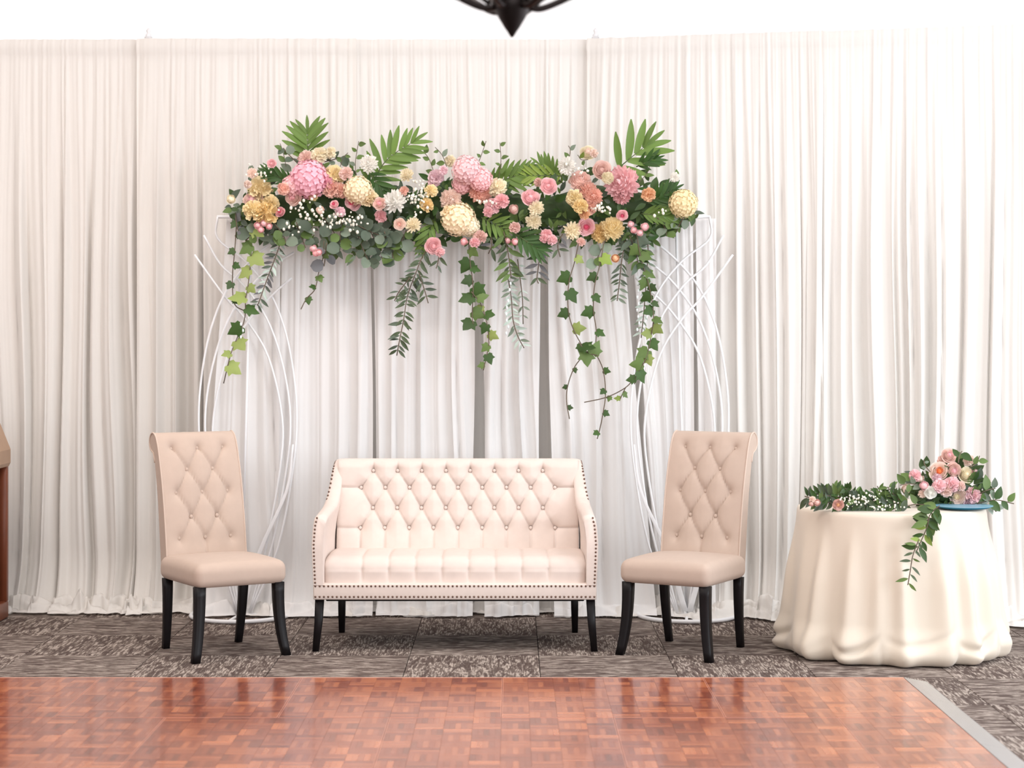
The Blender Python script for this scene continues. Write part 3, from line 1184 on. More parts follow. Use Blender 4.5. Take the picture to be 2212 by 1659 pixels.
# ------------------------------------------------------------------ lectern at the left edge
LX, LYC = -2.99, 10.02
le = empty('lectern', (LX, LYC, 0), 0, 'brown wooden lectern cut off by the left edge of the frame', 'lectern')
rounded_box('base', -.29, .29, -.24, .24, .0, .095, .012, 2, MAT['lectern_red'], le)
MB().box(-.25, .25, -.19, .20, .095, .83).build('body', MAT['lectern_dark'], le, False)
for sx in (-1, 1):
    for sy in (-.205, .205):
        rounded_box('post', sx * .27 - .022, sx * .27 + .022, sy - .022, sy + .022, .09, .845, .005, 1, MAT['lectern_red'], le)
prof = [(-.30, .815), (.30, .815), (.31, .835), (.31, .905), (.24, 1.08), (.20, 1.13), (-.20, 1.13), (-.24, 1.08), (-.31, .905), (-.31, .835)]
v = [(x, y, z) for y in (-.25, .20) for x, z in prof]
n_ = len(prof)
f = [tuple(range(n_)), tuple(range(n_, 2 * n_))[::-1]] + [(i, (i + 1) % n_, (i + 1) % n_ + n_, i + n_) for i in range(n_)]
o = obj('reading_desk', mesh('reading_desk', v, f, False), MAT['lectern_tan'], le)
fix_normals(o)
o.data.materials.append(MAT['lectern_dark'])
eb = MB()
for (a, b) in zip(prof[1:5], prof[2:6]):
    eb.tube([(a[0], -.25, a[1]), (b[0], -.25, b[1])], .006, 6)
eb.build('edge_molding', MAT['lectern_dark'], le)

# ------------------------------------------------------------------ chandelier
CY_ = 5.2
cz = EYE + 648 * CY_ / F
chn = empty('chandelier', (atX(1106, CY_), CY_, cz), 0, 'dark bronze chandelier hanging from above, its pointed bottom finial in view', 'chandelier')
k = CY_ / F
MB().lathe([(.001, 0), (.006, .004), (.012, .014), (17 * k, 22 * k), (29 * k, 42 * k), (38 * k, 60 * k), (44 * k, 76 * k), (43 * k, 84 * k), (30 * k, 90 * k), (20 * k, 98 * k), (18 * k, 150 * k), (26 * k, 170 * k), (12 * k, 190 * k)], 28).build('finial', MAT['bronze'], chn)
MB().tube([(0, 0, 180 * k), (0, 0, CZ - cz - .03)], .011, 8).build('hanging_rod', MAT['bronze'], chn)
MB().lathe([(.07, CZ - cz - .05), (.075, CZ - cz - .02), (.075, CZ - cz)], 20).build('ceiling_canopy', MAT['bronze'], chn)
for q in range(6):
    a = q * PI / 3 + .12
    ca, sa = math.cos(a), math.sin(a)
    pts = catmull([(r * ca, r * sa, z) for r, z in ((38 * k, 66 * k), (.085, .082), (.16, .115), (.26, .17), (.34, .20), (.40, .245), (.41, .31))], 5)
    MB().tube(pts, .0095, 7).build('arm', MAT['bronze'], chn)
    MB().lathe([(.012, .30), (.05, .325), (.052, .333), (.014, .335)], 14, (.41 * ca, .41 * sa, 0)).build('drip_pan', MAT['bronze'], chn)
    MB().lathe([(.014, .335), (.014, .45), (.006, .46)], 10, (.41 * ca, .41 * sa, 0)).build('candle_sleeve', MAT['candle_sleeve'], chn)
    pts = catmull([(r * ca, r * sa, z) for r, z in ((.06, .09), (.11, .13), (.12, .19), (.08, .22), (.05, .20))], 4)
    MB().tube(pts, .006, 6).build('scroll', MAT['bronze'], chn)


# ------------------------------------------------------------------ flower heads (unit radius, facing +Z)
def petal_patch(a0, wd, rb, rt, zb, zt, curl, nu=5, nv=4, tip=.0, jag=0, r_=None):
    v = []
    for j in range(nv):
        t = j / (nv - 1)
        for i in range(nu):
            s = i / (nu - 1) * 2 - 1
            width = wd * (math.sin(PI * (.16 + .60 * t)) ** .8)
            a = a0 + s * width
            tt = t * (1 - tip * s * s)
            r = rb + (rt - rb) * (tt ** .8) + curl * max(0, tt - .7)
            z = zb + (zt - zb) * tt - curl * .9 * max(0, tt - .7) - .06 * s * s * t
            if jag and r_ and j == nv - 1:
                r += r_.uniform(-jag, jag); z += r_.uniform(-jag, jag)
            v.append((r * math.cos(a), r * math.sin(a), z))
    return v, grid_faces(nu, nv)


def rose_parts(seed):
    r = random.Random(seed)
    outer, heart = MB(), MB()
    for n, rb, rt, zb, zt, cu, tgt in ((5, .50, 1.0, -.40, .10, .16, outer), (5, .50, .84, -.35, .33, .10, outer), (5, .44, .67, -.30, .46, .06, outer),
                                       (4, .34, .50, -.25, .53, .02, outer), (4, .24, .35, -.2, .55, 0, heart), (3, .13, .21, -.1, .54, 0, heart), (2, .03, .09, 0, .52, 0, heart)):
        o = r.uniform(0, 6.28)
        for k in range(n):
            v, f = petal_patch(o + 2 * PI * k / n + r.uniform(-.12, .12), PI / n * 1.45, rb, rt * r.uniform(.93, 1.05), zb, zt + r.uniform(-.04, .04), cu, tip=.18)
            tgt.add(v, f)
    outer.ball((0, 0, -.27), .60, 10, 6)
    heart.ball((0, 0, .14), .31, 8, 6)
    return outer, heart


def fib(n, cmin=-.35):
    for k in range(n):
        c = 1 - (1 - cmin) * (k + .5) / n
        yield k * 2.399963, math.acos(max(-1, min(1, c)))


def many_petals(n, seed, length, width, start, pointed, cmin=-.3, lift=.25):
    """dahlia, peony, mum: petals over a dome"""
    r = random.Random(seed)
    b = MB()
    b.ball((0, 0, 0), start * 1.02, 10, 7)
    for az, inc in fib(n, cmin):
        az += r.uniform(-.15, .15)
        inc2 = inc + r.uniform(-.08, .08)
        d = Vector((math.sin(inc2) * math.cos(az), math.sin(inc2) * math.sin(az), math.cos(inc2)))
        up = Vector((-math.cos(inc2) * math.cos(az), -math.cos(inc2) * math.sin(az), math.sin(inc2)))
        side = d.cross(up).normalized()
        L = length * r.uniform(.85, 1.12)
        Wd = width * r.uniform(.85, 1.15)
        v = []
        for t, wv, lf in ((0, .5, 0), (.45, 1.0, lift * .25), (.8, .85 if not pointed else .6, lift * .7), (1, .35 if not pointed else .04, lift)):
            c = d * (start * .9 + L * t) + up * (lf * L)
            v += [c - side * Wd * wv + up * .04, c - d * .0 - up * .02, c + side * Wd * wv + up * .04]
        b.add(v, grid_faces(3, 4))
    return b


def hydrangea_mb(n, seed, fs=.17, cmin=-.5):
    r = random.Random(seed)
    b = MB()
    b.ball((0, 0, 0), .86, 16, 10)
    for az, inc in fib(n, cmin):
        inc2 = inc + r.uniform(-.06, .06)
        d = Vector((math.sin(inc2) * math.cos(az), math.sin(inc2) * math.sin(az), math.cos(inc2)))
        d = (d + Vector((r.uniform(-.35, .35), r.uniform(-.35, .35), r.uniform(-.35, .35)))).normalized() * .2 + d * .8
        d.normalize()
        c = Vector((math.sin(inc2) * math.cos(az), math.sin(inc2) * math.sin(az), math.cos(inc2))) * r.uniform(.86, .95)
        a = d.orthogonal().normalized()
        a = (Matrix.Rotation(r.uniform(0, 6.28), 3, d) @ a)
        e = d.cross(a)
        s = fs * r.uniform(.85, 1.15)
        for q in range(4):
            u1 = a * math.cos(q * PI / 2) + e * math.sin(q * PI / 2)
            w1 = a * math.cos(q * PI / 2 + PI / 2) + e * math.sin(q * PI / 2 + PI / 2)
            v = [c, c + (u1 * .55 - w1 * .5) * s + d * .03, c + u1 * s * 1.05 + d * .05, c + (u1 * .55 + w1 * .5) * s + d * .03]
            b.add(v, [(0, 1, 2, 3)])
    return b


def carnation_mb(seed, n=46):
    r = random.Random(seed)
    b = MB()
    b.ball((0, 0, -.1), .55, 8, 6)
    for az, inc in fib(n, -.15):
        az += r.uniform(-.3, .3)
        d = Vector((math.sin(inc) * math.cos(az), math.sin(inc) * math.sin(az), math.cos(inc)))
        side = Vector((-math.sin(az), math.cos(az), 0))
        side = Matrix.Rotation(r.uniform(-.9, .9), 3, d) @ side
        v = []
        nu = 6
        R = r.uniform(.86, 1.03)
        for j, t in enumerate((.35, .75, 1.0)):
            for i in range(nu):
                s = i / (nu - 1) * 2 - 1
                c = d * (t * R * (1 - .08 * s * s)) + side * (s * .26 * t)
                if j: c += d.cross(side) * (.07 * math.sin(i * 2.6 + seed) * t) + d * (r.uniform(-.05, .05) if j == 2 else 0)
                v.append(c)
        b.add(v, grid_faces(nu, 3))
    return b


def bud_mb(seed):
    r = random.Random(seed)
    b = MB()
    b.ball((0, 0, 0), .7, 8, 6, (1, 1, 1.1))
    for n, rb, rt, zt in ((4, .55, .9, .45), (3, .4, .6, .7), (3, .3, .3, .8)):
        o = r.uniform(0, 6)
        for k in range(n):
            v, f = petal_patch(o + 2 * PI * k / n, PI / n * 1.5, rb, rt, -.7, zt, 0, 5, 4, .2)
            b.add(v, f)
    return b


HEADS = {}


def head(kind, seed):
    key = (kind, seed)
    if key not in HEADS:
        if kind == 'rose':
            a, h = rose_parts(seed)
            HEADS[key] = [(a.v, a.f), (h.v, h.f)]
        else:
            b = {'dahlia': lambda: many_petals(95, seed, .52, .16, .52, True, -.35, .25),
                 'peony': lambda: many_petals(70, seed, .42, .24, .60, False, -.4, .35),
                 'mum': lambda: many_petals(64, seed, .62, .13, .42, False, -.15, .15),
                 'hydrangea': lambda: hydrangea_mb(95, seed),
                 'carnation': lambda: carnation_mb(seed),
                 'rosebud': lambda: bud_mb(seed)}[kind]()
            HEADS[key] = [(b.v, b.f)]
    return HEADS[key]


MESHC = {}
NAMES = {'rose': 'rose', 'dahlia': 'dahlia', 'peony': 'peony', 'mum': 'chrysanthemum', 'hydrangea': 'hydrangea', 'carnation': 'carnation', 'rosebud': 'rosebud'}


def put_flower(parent, O, px, py, rpx, kind, col, Y, heart=None, face=None, r=rnd, label=None):
    c = pw(px, py, Y) - O
    R = rpx * Y / F
    d = face or Vector((r.uniform(-.45, .45), -1, r.uniform(-.25, .55)))
    d = Vector(d).normalized()
    seed = r.randrange(3)
    parts = head(kind, seed)
    q = d.to_track_quat('Z', 'Y').to_matrix().to_4x4()
    M = Matrix.Translation(c) @ q @ Matrix.Rotation(r.uniform(0, 6.28), 4, 'Z') @ Matrix.Diagonal((R, R, R, 1))
    key = (kind, seed, col)
    if key not in MESHC:
        MESHC[key] = mesh(NAMES[kind], *parts[0])
        MESHC[key].materials.append(PET[col])
    o = obj(NAMES[kind], MESHC[key], None, parent, M)
    if label: o['label'] = label
    if kind == 'rose':
        hk = (kind, seed, 'heart', heart or col)
        if hk not in MESHC:
            MESHC[hk] = mesh('rose_heart', *parts[1])
            MESHC[hk].materials.append(PET[heart or col])
        obj('rose_heart', MESHC[hk], None, o)
    return o


# ------------------------------------------------------------------ leaves (unit length along +Y, face +Z)
def leaf_mesh(shape):
    v, f = [], []
    if shape in ('lance', 'ruscus', 'round', 'leaflet', 'ovate'):
        wmax = {'lance': .2, 'ruscus': .14, 'round': .46, 'leaflet': .11, 'ovate': .30}[shape]
        nv = 7
        for j in range(nv):
            t = j / (nv - 1)
            if shape == 'round': wv = wmax * math.sqrt(max(0, 1 - (2 * t - 1) ** 2))
            elif shape == 'leaflet': wv = wmax * math.sin(PI * min(1, t * .86 + .12)) ** .7
            elif shape == 'ovate': wv = wmax * math.sin(PI * t ** .75) ** .9
            else: wv = wmax * math.sin(PI * t ** .85)
            zc = -.12 * (t - .5) ** 2 + .03
            for s in (-1, 0, 1):
                v.append((s * wv, t, zc + abs(s) * wv * .35))
        f = grid_faces(3, nv)
    elif shape == 'ivy':
        out = [(0, 0), (.22, -.10), (.44, .04), (.40, .22), (.56, .46), (.30, .52), (.20, .72), (0, 1.0), (-.20, .72), (-.30, .52), (-.56, .46), (-.40, .22), (-.44, .04), (-.22, -.10)]
        v = [(0, .35, .06)] + [(x, y, .0 if i % 2 else -.04) for i, (x, y) in enumerate(out)]
        n_ = len(out)
        f = [(0, i + 1, (i + 1) % n_ + 1) for i in range(n_)]
    return v, f


LSH = {s: leaf_mesh(s) for s in ('lance', 'ruscus', 'round', 'leaflet', 'ovate', 'ivy')}


def leaf_matrix(base, d, nrm, L):
    y = Vector(d).normalized()
    z = Vector(nrm)
    z = z - y * z.dot(y)
    if z.length < 1e-4: z = y.orthogonal()
    z.normalize()
    x = y.cross(z)
    M = Matrix((x, y, z)).transposed().to_4x4()
    return Matrix.Translation(base) @ M @ Matrix.Diagonal((L, L, L, 1))


def put_leaf(parent, name, shape, col, base, d, L, r=rnd, jit=.6):
    nrm = Vector((r.uniform(-jit, jit), -1, r.uniform(-jit, jit) + .25))
    key = ('leaf', shape, col, name)
    if key not in MESHC:
        MESHC[key] = mesh(name, *LSH[shape])
        MESHC[key].materials.append(LEAF[col])
    return obj(name, MESHC[key], None, parent, leaf_matrix(base, d, nrm, L))


def vine(parent, O, pts, Y, name, leafname, shape, cols, Lpx, gap, r=rnd, spread=.9, stem=1.2, dy=.03, stemmat=None, both=False):
    """pts in photo pixels at the distance Y"""
    P_ = catmull([pw(x, y, Y + r.uniform(-dy, dy)) - O for x, y in pts], 6)
    o = MB().tube(P_, stem * Y / F, 5).build(name, stemmat or STEM, parent)
    acc, side = 0, 1
    for a, b in zip(P_[:-1], P_[1:]):
        acc += (b - a).length
        while acc > gap * Y / F:
            acc -= gap * Y / F
            t = (b - a).normalized()
            for sd in ((1, -1) if both else (side,)):
                n_ = Vector((0, -1, 0)).cross(t).normalized() * sd
                d = t * r.uniform(.2, 1) + n_ * spread * r.uniform(.6, 1.3) + Vector((0, r.uniform(-.5, .2), 0))
                put_leaf(o, leafname, shape, r.choice(cols), a + n_ * .002, d, Lpx * r.uniform(.7, 1.2) * Y / F, r)
            side = -side
    return o


def frond(parent, O, base, tip, n, Lpx, Y, col, r=rnd, bend=(0, 0), a0=.95, a1=.35, stem=1.6):
    b0, b1 = pw(*base, Y) - O, pw(*tip, Y - .03) - O
    mid = (b0 + b1) / 2 + Vector((bend[0] * Y / F, -.02, bend[1] * Y / F))
    P_ = catmull([b0, mid, b1], 12)
    o = MB().tube(P_, [stem * Y / F * (1 - .6 * i / len(P_)) for i in range(len(P_))], 5).build('palm_frond', STEMG, parent)
    for k in range(n):
        t = (k + .6) / n
        i = min(len(P_) - 2, int(t * (len(P_) - 1)))
        p = P_[i]
        tg = (P_[i + 1] - p).normalized()
        for sd in (-1, 1):
            n_ = Vector((0, -1, 0)).cross(tg).normalized() * sd
            ang = a0 + (a1 - a0) * t
            d = tg * math.cos(ang) + n_ * math.sin(ang) + Vector((0, r.uniform(-.15, .1), 0))
            L = Lpx * Y / F * math.sin(PI * (.22 + .6 * t)) ** .7 * r.uniform(.9, 1.1)
            put_leaf(o, 'leaflet', 'leaflet', col, p, d, L, r, .35)
    i = len(P_) - 1
    put_leaf(o, 'leaflet', 'leaflet', col, P_[-1], P_[-1] - P_[-3], Lpx * .6 * Y / F, r, .3)
    return o


# ------------------------------------------------------------------ garland on the crossbar
GO = Vector((atX(1002, 10.2), 10.2, ZBAR))
gl = empty('flower_garland', GO, 0, 'long garland of pink, peach, yellow and white flowers with trailing ivy on the arch crossbar', 'garland')
gr = random.Random(21)
# mossy core strapped to the bar
core = MB()
cp = [pw(x, y, 10.24) - GO for x, y in ((505, 462), (580, 455), (680, 448), (790, 450), (880, 455), (980, 445), (1080, 450), (1180, 455), (1290, 440), (1400, 452), (1490, 462))]
cr = [.035, .075, .10, .095, .07, .10, .085, .07, .10, .08, .03]
core.tube(catmull(cp, 4), [float(np.interp(i / 40, np.linspace(0, 1, 11), cr)) for i in range(41)], 12)
core.build('moss_core', LEAF['dark'], gl)


def topline(x): return float(np.interp(x, [495, 545, 600, 660, 720, 800, 870, 930, 1000, 1060, 1130, 1190, 1250, 1310, 1380, 1450, 1505], [430, 395, 370, 350, 365, 375, 410, 385, 360, 380, 415, 400, 365, 360, 375, 420, 450]))
def botline(x): return float(np.interp(x, [495, 545, 600, 680, 760, 820, 870, 930, 1000, 1100, 1200, 1300, 1400, 1460, 1505], [480, 505, 530, 535, 555, 560, 530, 515, 520, 525, 520, 520, 525, 490, 470]))


nleaf = 0
stuff = {}
for i in range(1050):
    x = gr.uniform(498, 1500)
    y0, y1 = topline(x), botline(x)
    t = gr.random() ** .8
    y = y0 + (y1 - y0) * t
    Y = 10.20 + gr.uniform(-.12, .10)
    if x < 640: cols, sh = ['euc', 'eucdark', 'mid', 'dark'], 'ovate'
    elif x < 880: cols, sh = (['euc', 'eucdark', 'euc', 'mid'], gr.choice(['round', 'ovate', 'lance', 'lance', 'ruscus'])) if y > 450 else (['dark', 'mid', 'eucdark'], 'lance')
    else: cols, sh = ['dark', 'mid', 'palmdark', 'dark', 'eucdark'], gr.choice(['lance', 'ovate', 'lance'])
    col = gr.choice(cols)
    ang = gr.uniform(-PI, PI)
    d = Vector((math.cos(ang), gr.uniform(-.6, .2), math.sin(ang) + (.6 if t < .3 else -.55)))
    L = gr.uniform(14, 33) * Y / F
    b = pw(x, y, Y) - GO
    if nleaf < 290:
        put_leaf(gl, 'leaf', sh, col, b, d, L, gr)
        nleaf += 1
    else:
        st = stuff.setdefault(col, MB())
        M = leaf_matrix(b, d, Vector((gr.uniform(-.6, .6), -1, gr.uniform(-.3, .8))), L)
        v, f = LSH[sh]
        st.add([M @ Vector(p) for p in v], f)
for c, st in stuff.items():
    o = st.build('leaf_filler', LEAF[c], gl)
    o['kind'] = 'stuff'

G = [  # px, py, radius px, kind, colour, heart, label
    (547, 433, 22, 'rose', 'palepink', 'softpink'), (562, 408, 28, 'carnation', 'yellow'), (574, 460, 30, 'carnation', 'amber'), (548, 455, 24, 'carnation', 'yellow'), (585, 440, 20, 'carnation', 'yellow'),
    (500, 431, 11, 'rosebud', 'cream'), (557, 487, 9, 'rosebud', 'pink'), (569, 482, 8, 'rosebud', 'softpink'), (581, 489, 8, 'rosebud', 'pink'), (563, 497, 8, 'rosebud', 'pink'),
    (605, 458, 11, 'rose', 'pink', 'hot'), (634, 426, 18, 'rose', 'palepink', 'pink'), (668, 388, 42, 'hydrangea', 'bigpink', None, 'big bright pink hydrangea'), (700, 395, 22, 'carnation', 'bigpink'),
    (632, 402, 24, 'hydrangea', 'pink'), (612, 408, 14, 'carnation', 'coral'), (662, 344, 19, 'carnation', 'palepink'), (690, 336, 19, 'carnation', 'cream'), (715, 330, 13, 'carnation', 'cream'),
    (587, 353, 10, 'rose', 'softpink', 'pink'), (722, 380, 24, 'carnation', 'yellow'), (748, 376, 16, 'carnation', 'palepink'), (716, 408, 22, 'carnation', 'coral'), (737, 412, 17, 'carnation', 'coral'),
    (773, 411, 31, 'hydrangea', 'peach', None, 'pale yellow hydrangea'), (795, 428, 22, 'carnation', 'peach'), (763, 435, 19, 'rose', 'softpink', 'hot'), (722, 442, 10, 'rose', 'softpink', 'hot'), (692, 455, 10, 'rosebud', 'blush'),
    (820, 440, 14, 'rose', 'palepink', 'pink'), (823, 467, 14, 'carnation', 'pink'), (798, 355, 20, 'mum', 'white', None, 'white chrysanthemum'), (735, 458, 12, 'carnation', 'lilac'), (676, 422, 12, 'carnation', 'amber'),
    (873, 413, 11, 'carnation', 'coral'), (863, 484, 13, 'rose', 'blush', 'coral'), (893, 488, 18, 'mum', 'cream'), (853, 437, 26, 'mum', 'white', None, 'white chrysanthemum'), (880, 380, 16, 'mum', 'cream'),
    (678, 538, 9, 'rosebud', 'softpink'), (689, 545, 8, 'rosebud', 'pink'), (683, 548, 8, 'rosebud', 'pink'), (545, 375, 12, 'mum', 'blush'), (535, 398, 9, 'carnation', 'blush'),
    (1008, 368, 32, 'hydrangea', 'softpink', None, 'soft pink hydrangea'), (1038, 388, 26, 'hydrangea', 'pink'), (998, 398, 22, 'hydrangea', 'pink'), (942, 383, 17, 'carnation', 'lilac'), (935, 395, 12, 'carnation', 'lilac'), (958, 368, 11, 'carnation', 'lilac'),
    (973, 348, 13, 'carnation', 'cream'), (1038, 412, 27, 'dahlia', 'coral'), (1074, 406, 22, 'carnation', 'cream'), (1084, 436, 18, 'carnation', 'pink'), (1064, 446, 18, 'carnation', 'softpink'), (1055, 458, 12, 'carnation', 'pink'),
    (973, 430, 24, 'dahlia', 'blush', None, 'pale blush dahlia'), (931, 413, 15, 'carnation', 'yellow'), (921, 443, 16, 'carnation', 'amber'), (990, 474, 37, 'hydrangea', 'peach', None, 'large creamy yellow hydrangea'), (1015, 490, 22, 'hydrangea', 'cream'), (972, 462, 20, 'carnation', 'peach'),
    (936, 531, 18, 'rose', 'softpink', 'pink'), (951, 545, 11, 'carnation', 'softpink'), (1002, 523, 9, 'rosebud', 'pink'), (1037, 513, 16, 'carnation', 'dusty'), (1025, 525, 12, 'carnation', 'pink'), (1110, 453, 12, 'rosebud', 'dusty'),
    (1112, 492, 13, 'carnation', 'dusty'), (1098, 520, 8, 'rosebud', 'softpink'), (1113, 523, 9, 'rosebud', 'pink'), (1146, 427, 19, 'rose', 'softpink', 'softpink'), (1185, 402, 18, 'rose', 'softpink', 'pink', 'round pink rose standing apart'), (1163, 394, 10, 'carnation', 'dusty'),
    (1158, 450, 17, 'mum', 'cream'), (1152, 478, 18, 'mum', 'cream'), (1180, 507, 13, 'carnation', 'pink'), (1192, 518, 12, 'carnation', 'softpink'), (1175, 515, 10, 'carnation', 'pink'),
    (1224, 358, 20, 'mum', 'white', None, 'white chrysanthemum'), (1270, 330, 17, 'rose', 'cream', 'blush'), (1283, 331, 10, 'carnation', 'blush'), (1300, 367, 20, 'rose', 'palepink', 'dusty'), (1253, 393, 24, 'peony', 'palepink'), (1270, 415, 22, 'dahlia', 'coral'), (1283, 425, 20, 'dahlia', 'coral'), (1275, 448, 17, 'carnation', 'coral'),
    (1241, 428, 19, 'carnation', 'yellow'), (1254, 447, 17, 'carnation', 'amber'), (1262, 462, 13, 'carnation', 'orange'), (1345, 396, 38, 'dahlia', 'softpink', None, 'big fluffy pink dahlia'), (1345, 423, 20, 'dahlia', 'pink'), (1312, 385, 14, 'peony', 'cream'), (1401, 420, 16, 'carnation', 'orange'),
    (1476, 440, 31, 'hydrangea', 'yellow', None, 'round apricot yellow hydrangea at the right end'), (1458, 383, 11, 'mum', 'white'), (1344, 465, 12, 'rose', 'softpink', 'hot'), (1266, 490, 19, 'rose', 'softpink', 'hot'), (1236, 498, 20, 'mum', 'cream'), (1322, 494, 26, 'dahlia', 'yellow'), (1298, 503, 22, 'dahlia', 'amber'),
    (1255, 523, 10, 'carnation', 'dusty'), (1362, 485, 8, 'rosebud', 'softpink'), (1370, 498, 8, 'rosebud', 'pink'), (1393, 491, 10, 'rosebud', 'softpink'), (1383, 504, 8, 'rosebud', 'softpink'), (1329, 558, 10, 'rosebud', 'orange'),
]
for i, g in enumerate(G):
    heart = g[5] if len(g) > 5 else None
    lab = g[6] if len(g) > 6 else None
    Yf = 10.06 + gr.uniform(-.05, .03) - (.03 if g[2] < 20 else 0) + (.1 if g[1] < 350 else 0)
    put_flower(gl, GO, g[0], g[1], g[2] * 1.06, g[3], g[4], Yf, heart, None, gr, lab)

# tiny white filler blossoms and seed sprays
bb = MB()
for cx, cy, sx, sy, nn in ((660, 455, 40, 25, 30), (745, 480, 40, 18, 34), (640, 495, 25, 10, 8), (905, 420, 20, 40, 40), (1300, 452, 22, 10, 22), (885, 425, 30, 12, 20), (1050, 440, 25, 8, 10), (560, 372, 25, 20, 16), (1420, 455, 20, 12, 6), (1255, 368, 22, 12, 14), (720, 470, 60, 25, 20)):
    for _ in range(nn):
        p = pw(gr.gauss(cx, sx * .55), gr.gauss(cy, sy * .55), 10.0 + gr.uniform(-.03, .03)) - GO
        bb.ball(p, gr.uniform(1.6, 3.6) * 10 / F, 6, 4, (1, 1, gr.uniform(.8, 1.5)))
tag(bb.build('filler_blossom', BABY, gl), 'tiny white filler blossoms', kind='stuff')

# palm fronds
frond(gl, GO, (668, 350), (664, 285), 6, 62, 10.26, 'palm', gr, a0=1.15, a1=.6)
frond(gl, GO, (800, 402), (893, 306), 10, 62, 10.14, 'palm', gr, bend=(-10, 8), a0=1.2, a1=.5)
frond(gl, GO, (795, 372), (838, 425), 6, 44, 10.12, 'palmdark', gr, a0=.8, a1=.3)
frond(gl, GO, (640, 400), (578, 372), 6, 40, 10.1, 'palmdark', gr, a0=.7, a1=.3)
frond(gl, GO, (1055, 400), (1140, 372), 8, 52, 10.16, 'palm', gr, a0=1.0, a1=.5)
frond(gl, GO, (1215, 395), (1165, 355), 8, 42, 10.18, 'palm', gr, a0=1.1, a1=.6)
frond(gl, GO, (1215, 380), (1105, 380), 9, 40, 10.16, 'bright', gr, a0=.9, a1=.4)
frond(gl, GO, (1330, 368), (1398, 312), 4, 82, 10.18, 'palm', gr, a0=1.1, a1=.35)
frond(gl, GO, (1375, 360), (1412, 345), 4, 44, 10.16, 'palmdark', gr, a0=.7, a1=.3)
frond(gl, GO, (1105, 500), (1165, 540), 6, 46, 10.06, 'palmdark', gr, a0=.9, a1=.4)
frond(gl, GO, (1040, 470), (1095, 498), 6, 42, 10.1, 'palm', gr, a0=1.0, a1=.5)
frond(gl, GO, (1400, 440), (1455, 410), 7, 44, 10.12, 'palmdark', gr, a0=.9, a1=.4)
frond(gl, GO, (1385, 462), (1450, 468), 7, 40, 10.1, 'palm', gr, a0=.7, a1=.3)
frond(gl, GO, (940, 470), (912, 535), 6, 40, 10.12, 'palm', gr, a0=.7, a1=.3)

# trailing vines
IV, IVL, IVM = ['ivy', 'dark', 'ivy'], ['ivylight', 'bright'], ['ivy', 'mid', 'ivylight']
vine(gl, GO, [(545, 470), (543, 540), (538, 600), (530, 650)], 10.10, 'ivy_vine', 'ivy_leaf', 'ivy', IVL + ['mid'], 33, 30, gr)
vine(gl, GO, [(530, 640), (528, 690), (510, 735), (497, 770), (483, 828)], 10.10, 'ivy_vine', 'ivy_leaf', 'ivy', ['ivy', 'ivy', 'ivylight'], 32, 34, gr)
vine(gl, GO, [(512, 470), (507, 540), (502, 600), (506, 655), (528, 672)], 10.12, 'ivy_vine', 'ivy_leaf', 'ivy', ['ivy', 'ivylight', 'dark'], 20, 38, gr)
vine(gl, GO, [(508, 455), (512, 490), (520, 510)], 10.1, 'ivy_vine', 'ivy_leaf', 'ivy', ['dark', 'ruscusgrey'], 26, 18, gr)
vine(gl, GO, [(612, 505), (597, 550), (578, 600), (562, 645), (556, 660)], 10.10, 'ruscus_vine', 'ruscus_leaf', 'ruscus', ['ruscusgrey', 'eucdark', 'silver'], 22, 8, gr, both=True)
vine(gl, GO, [(700, 520), (697, 560), (688, 590), (680, 625), (662, 645), (650, 668)], 10.08, 'ivy_vine', 'ivy_leaf', 'ivy', ['ivy', 'mid'], 20, 28, gr)
vine(gl, GO, [(705, 525), (702, 560), (700, 575)], 10.05, 'eucalyptus_sprig', 'eucalyptus_leaf', 'round', ['eucdark', 'ruscusgrey'], 28, 13, gr)
for pts in ([(770, 500), (785, 540), (800, 572)], [(800, 500), (820, 540), (828, 570)], [(830, 500), (845, 540), (850, 560)], [(880, 490), (868, 520), (850, 548)], [(760, 480), (800, 500), (850, 520)],
            [(640, 480), (650, 510), (660, 535)], [(700, 470), (720, 500), (735, 530)], [(590, 480), (610, 505), (620, 530)], [(560, 480), (545, 505), (530, 520)], [(740, 470), (735, 510), (738, 535)]):
    vine(gl, GO, pts, 10.08, 'eucalyptus_sprig', 'eucalyptus_leaf', 'round', ['euc', 'eucdark', 'mid', 'eucdark'], 26, 11, gr)
for pts in ([(1420, 470), (1435, 490), (1440, 510)], [(1440, 455), (1452, 475), (1455, 490)], [(1480, 465), (1468, 485), (1462, 500)], [(1310, 515), (1296, 545), (1283, 575)]):
    vine(gl, GO, pts, 10.06, 'eucalyptus_sprig', 'eucalyptus_leaf', 'round', ['euc', 'mid'], 26, 16, gr)
vine(gl, GO, [(940, 520), (915, 550), (898, 590), (880, 640), (872, 690), (862, 740), (857, 768)], 10.05, 'ruscus_vine', 'ruscus_leaf', 'ruscus', ['ruscus', 'ruscus', 'eucdark'], 28, 11, gr, both=True)
vine(gl, GO, [(905, 590), (918, 630), (925, 655)], 10.05, 'ruscus_vine', 'ruscus_leaf', 'ruscus', ['ruscus', 'eucdark'], 24, 14, gr, both=True)
vine(gl, GO, [(885, 600), (862, 630), (852, 650)], 10.05, 'ruscus_vine', 'ruscus_leaf', 'ruscus', ['ruscus', 'eucdark'], 22, 14, gr, both=True)
vine(gl, GO, [(950, 545), (945, 570), (942, 580)], 10.05, 'ruscus_vine', 'ruscus_leaf', 'ruscus', ['ruscus', 'eucdark'], 24, 10, gr)
vine(gl, GO, [(1012, 520), (1016, 570), (1022, 620), (1020, 680), (1022, 700)], 10.04, 'ivy_vine', 'ivy_leaf', 'ivy', ['ivy', 'dark', 'mid'], 32, 22, gr)
